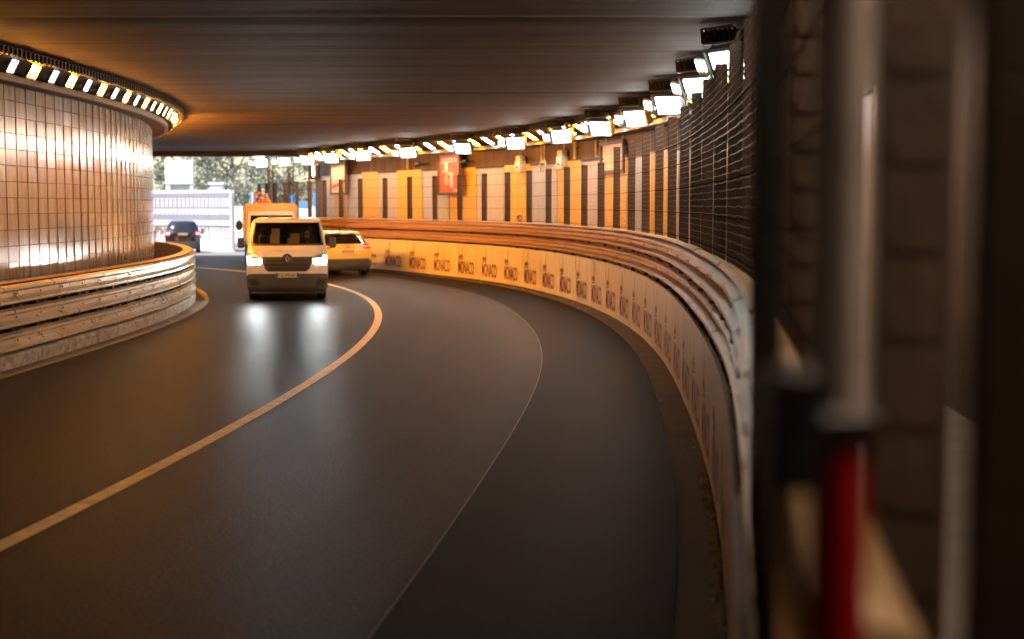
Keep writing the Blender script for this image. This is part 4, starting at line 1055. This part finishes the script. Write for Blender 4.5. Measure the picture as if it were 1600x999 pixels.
# white gate post tower, right of it
o = MB(); o.box((0, 0, 1.7), (.7, .6, 3.4), ch=.05); o.box((0, 0, 3.45), (.86, .76, .12), ch=.03); tag(obj('pier', o, 'paint_bright', None, loc=(-16.2, 78.5, 0)), 'white masonry pier right of the sign tower', 'pier')
# blue hoardings beyond the fence
for i, (x_, y_, w_, z0, z1) in enumerate(((-14.6, 82, .9, 2.3, 3.0), (-11.9, 80, 1.0, 2.1, 2.5), (-10.6, 78, .55, 2.2, 3.0), (-12.9, 84, .5, 2.3, 2.9), (-9.9, 76, .5, 2.2, 2.9))):
    m = MB(); m.box((0, 0, (z0 + z1) / 2), (w_, .05, z1 - z0), ch=.01); r = thing('blue_hoarding', f'blue board beyond the fence, {ORD[i]} counted from the banner wall', 'board', (x_, y_, 0)); obj('board', m, 'blue_sheet', r)
    m = MB(); m.tube([(-w_ * .3, .06, 0), (-w_ * .3, .06, z1)], .03, 5); m.tube([(w_ * .3, .06, 0), (w_ * .3, .06, z1)], .03, 5); obj('leg', m, 'sign_grey', r)
m = MB(); m.box((-8, 86, 1.1), (22, .3, 2.2), ch=.02); tag(obj('parapet', m, 'paint_bright'), 'low white parapet wall beyond the fence outside', 'wall')
# hillside and trees
h = MB(); V = []; F = []; nx, ny = 40, 24
for j in range(ny):
    for i in range(nx):
        X = -80 + i * 3.4; Y = 88 + j * 3.5
        V.append((X, Y, -.5 + 22 * (1 - math.exp(-j / 7)) + 1.2 * math.sin(X * .37 + j) + .8 * math.sin(X * .9 - j * 1.7)))
for j in range(ny - 1):
    for i in range(nx - 1): F.append((j * nx + i, j * nx + i + 1, (j + 1) * nx + i + 1, (j + 1) * nx + i))
h.add(V, F); tag(obj('hillside', h, 'hill', smooth=60), kind='structure')
def tree(x, y, H, rad, mat, label, n=3600, leaf=.27):
    r = thing('tree', label, 'tree', (x, y, 0), 0, 'trees outside the tunnel')
    m = MB(); base = H * .34
    m.tube([(0, 0, -.3), (.05, 0, base * .5), (-.04, .05, base), (.02, 0, base * 1.5), (0, 0, H * .8)], [.20, .16, .13, .09, .03], 7)
    tips = []
    for k in range(11):
        a = k * 2.4; hh = base * random.uniform(.8, 1.9); rr = rad * random.uniform(.6, .95)
        tip = (rr * math.cos(a), rr * math.sin(a), min(H * .92, hh + rad * random.uniform(.2, .9))); tips.append(tip)
        m.tube([(0, 0, hh), (tip[0] * .5, tip[1] * .5, hh + (tip[2] - hh) * .35), tip], [.07, .045, .015], 5)
    obj('trunk', m, 'bark', r, smooth=60)
    cl = []
    for k in range(34):
        a = random.random() * 6.283; e = random.uniform(-.6, 1); q = random.uniform(.45, 1) * rad
        cl.append((q * math.cos(a) * math.sqrt(1 - min(.95, e * e * .8)), q * math.sin(a) * math.sqrt(1 - min(.95, e * e * .8)), H * .60 + e * H * .38, random.uniform(.3, .75) * rad * .55))
    V = []; F = []
    for k in range(n):
        c = random.choice(cl); d = Vector((random.gauss(0, 1), random.gauss(0, 1), random.gauss(0, .8))).normalized() * c[3] * random.random() ** .4
        p = Vector(c[:3]) + d; s_ = leaf * random.uniform(.5, 1.2)
        q = Euler((random.random() * 6.3, random.random() * 6.3, random.random() * 6.3)).to_matrix(); o_ = len(V)
        V += [p + q @ Vector(v) for v in ((-s_ * .5, 0, 0), (0, -s_ * .28, s_ * .04), (s_ * .5, 0, 0), (0, s_ * .28, s_ * .04))]; F.append((o_, o_ + 1, o_ + 2, o_ + 3))
    mm = MB(); mm.v = [tuple(v) for v in V]; mm.f = F; obj('crown', mm, mat, r)
TR = [(-25.5, 86, 7.5, 2.6, 'leaf_a', 'dark green tree left of the sign tower'), (-22.4, 83, 4.6, 2.0, 'leaf_b', 'low pale tree just left of the sign tower'), (-20.2, 89, 8.2, 2.7, 'leaf_a', 'tall tree behind the sign tower'),
      (-17.0, 87, 7.4, 2.6, 'leaf_b', 'pale tree right of the sign tower'), (-14.2, 90, 8.0, 2.8, 'leaf_a', 'broad tree above the right end of the banner wall'), (-11.4, 92, 7.6, 2.7, 'leaf_b', 'pale tree behind the lattice masts'), (-8.0, 93, 8.2, 2.9, 'leaf_b', 'tree seen between the masts and the cream poster'), (-5.0, 92, 7.0, 2.5, 'leaf_a', 'tree at the right end of the row outside')]
for a in TR: tree(*a)
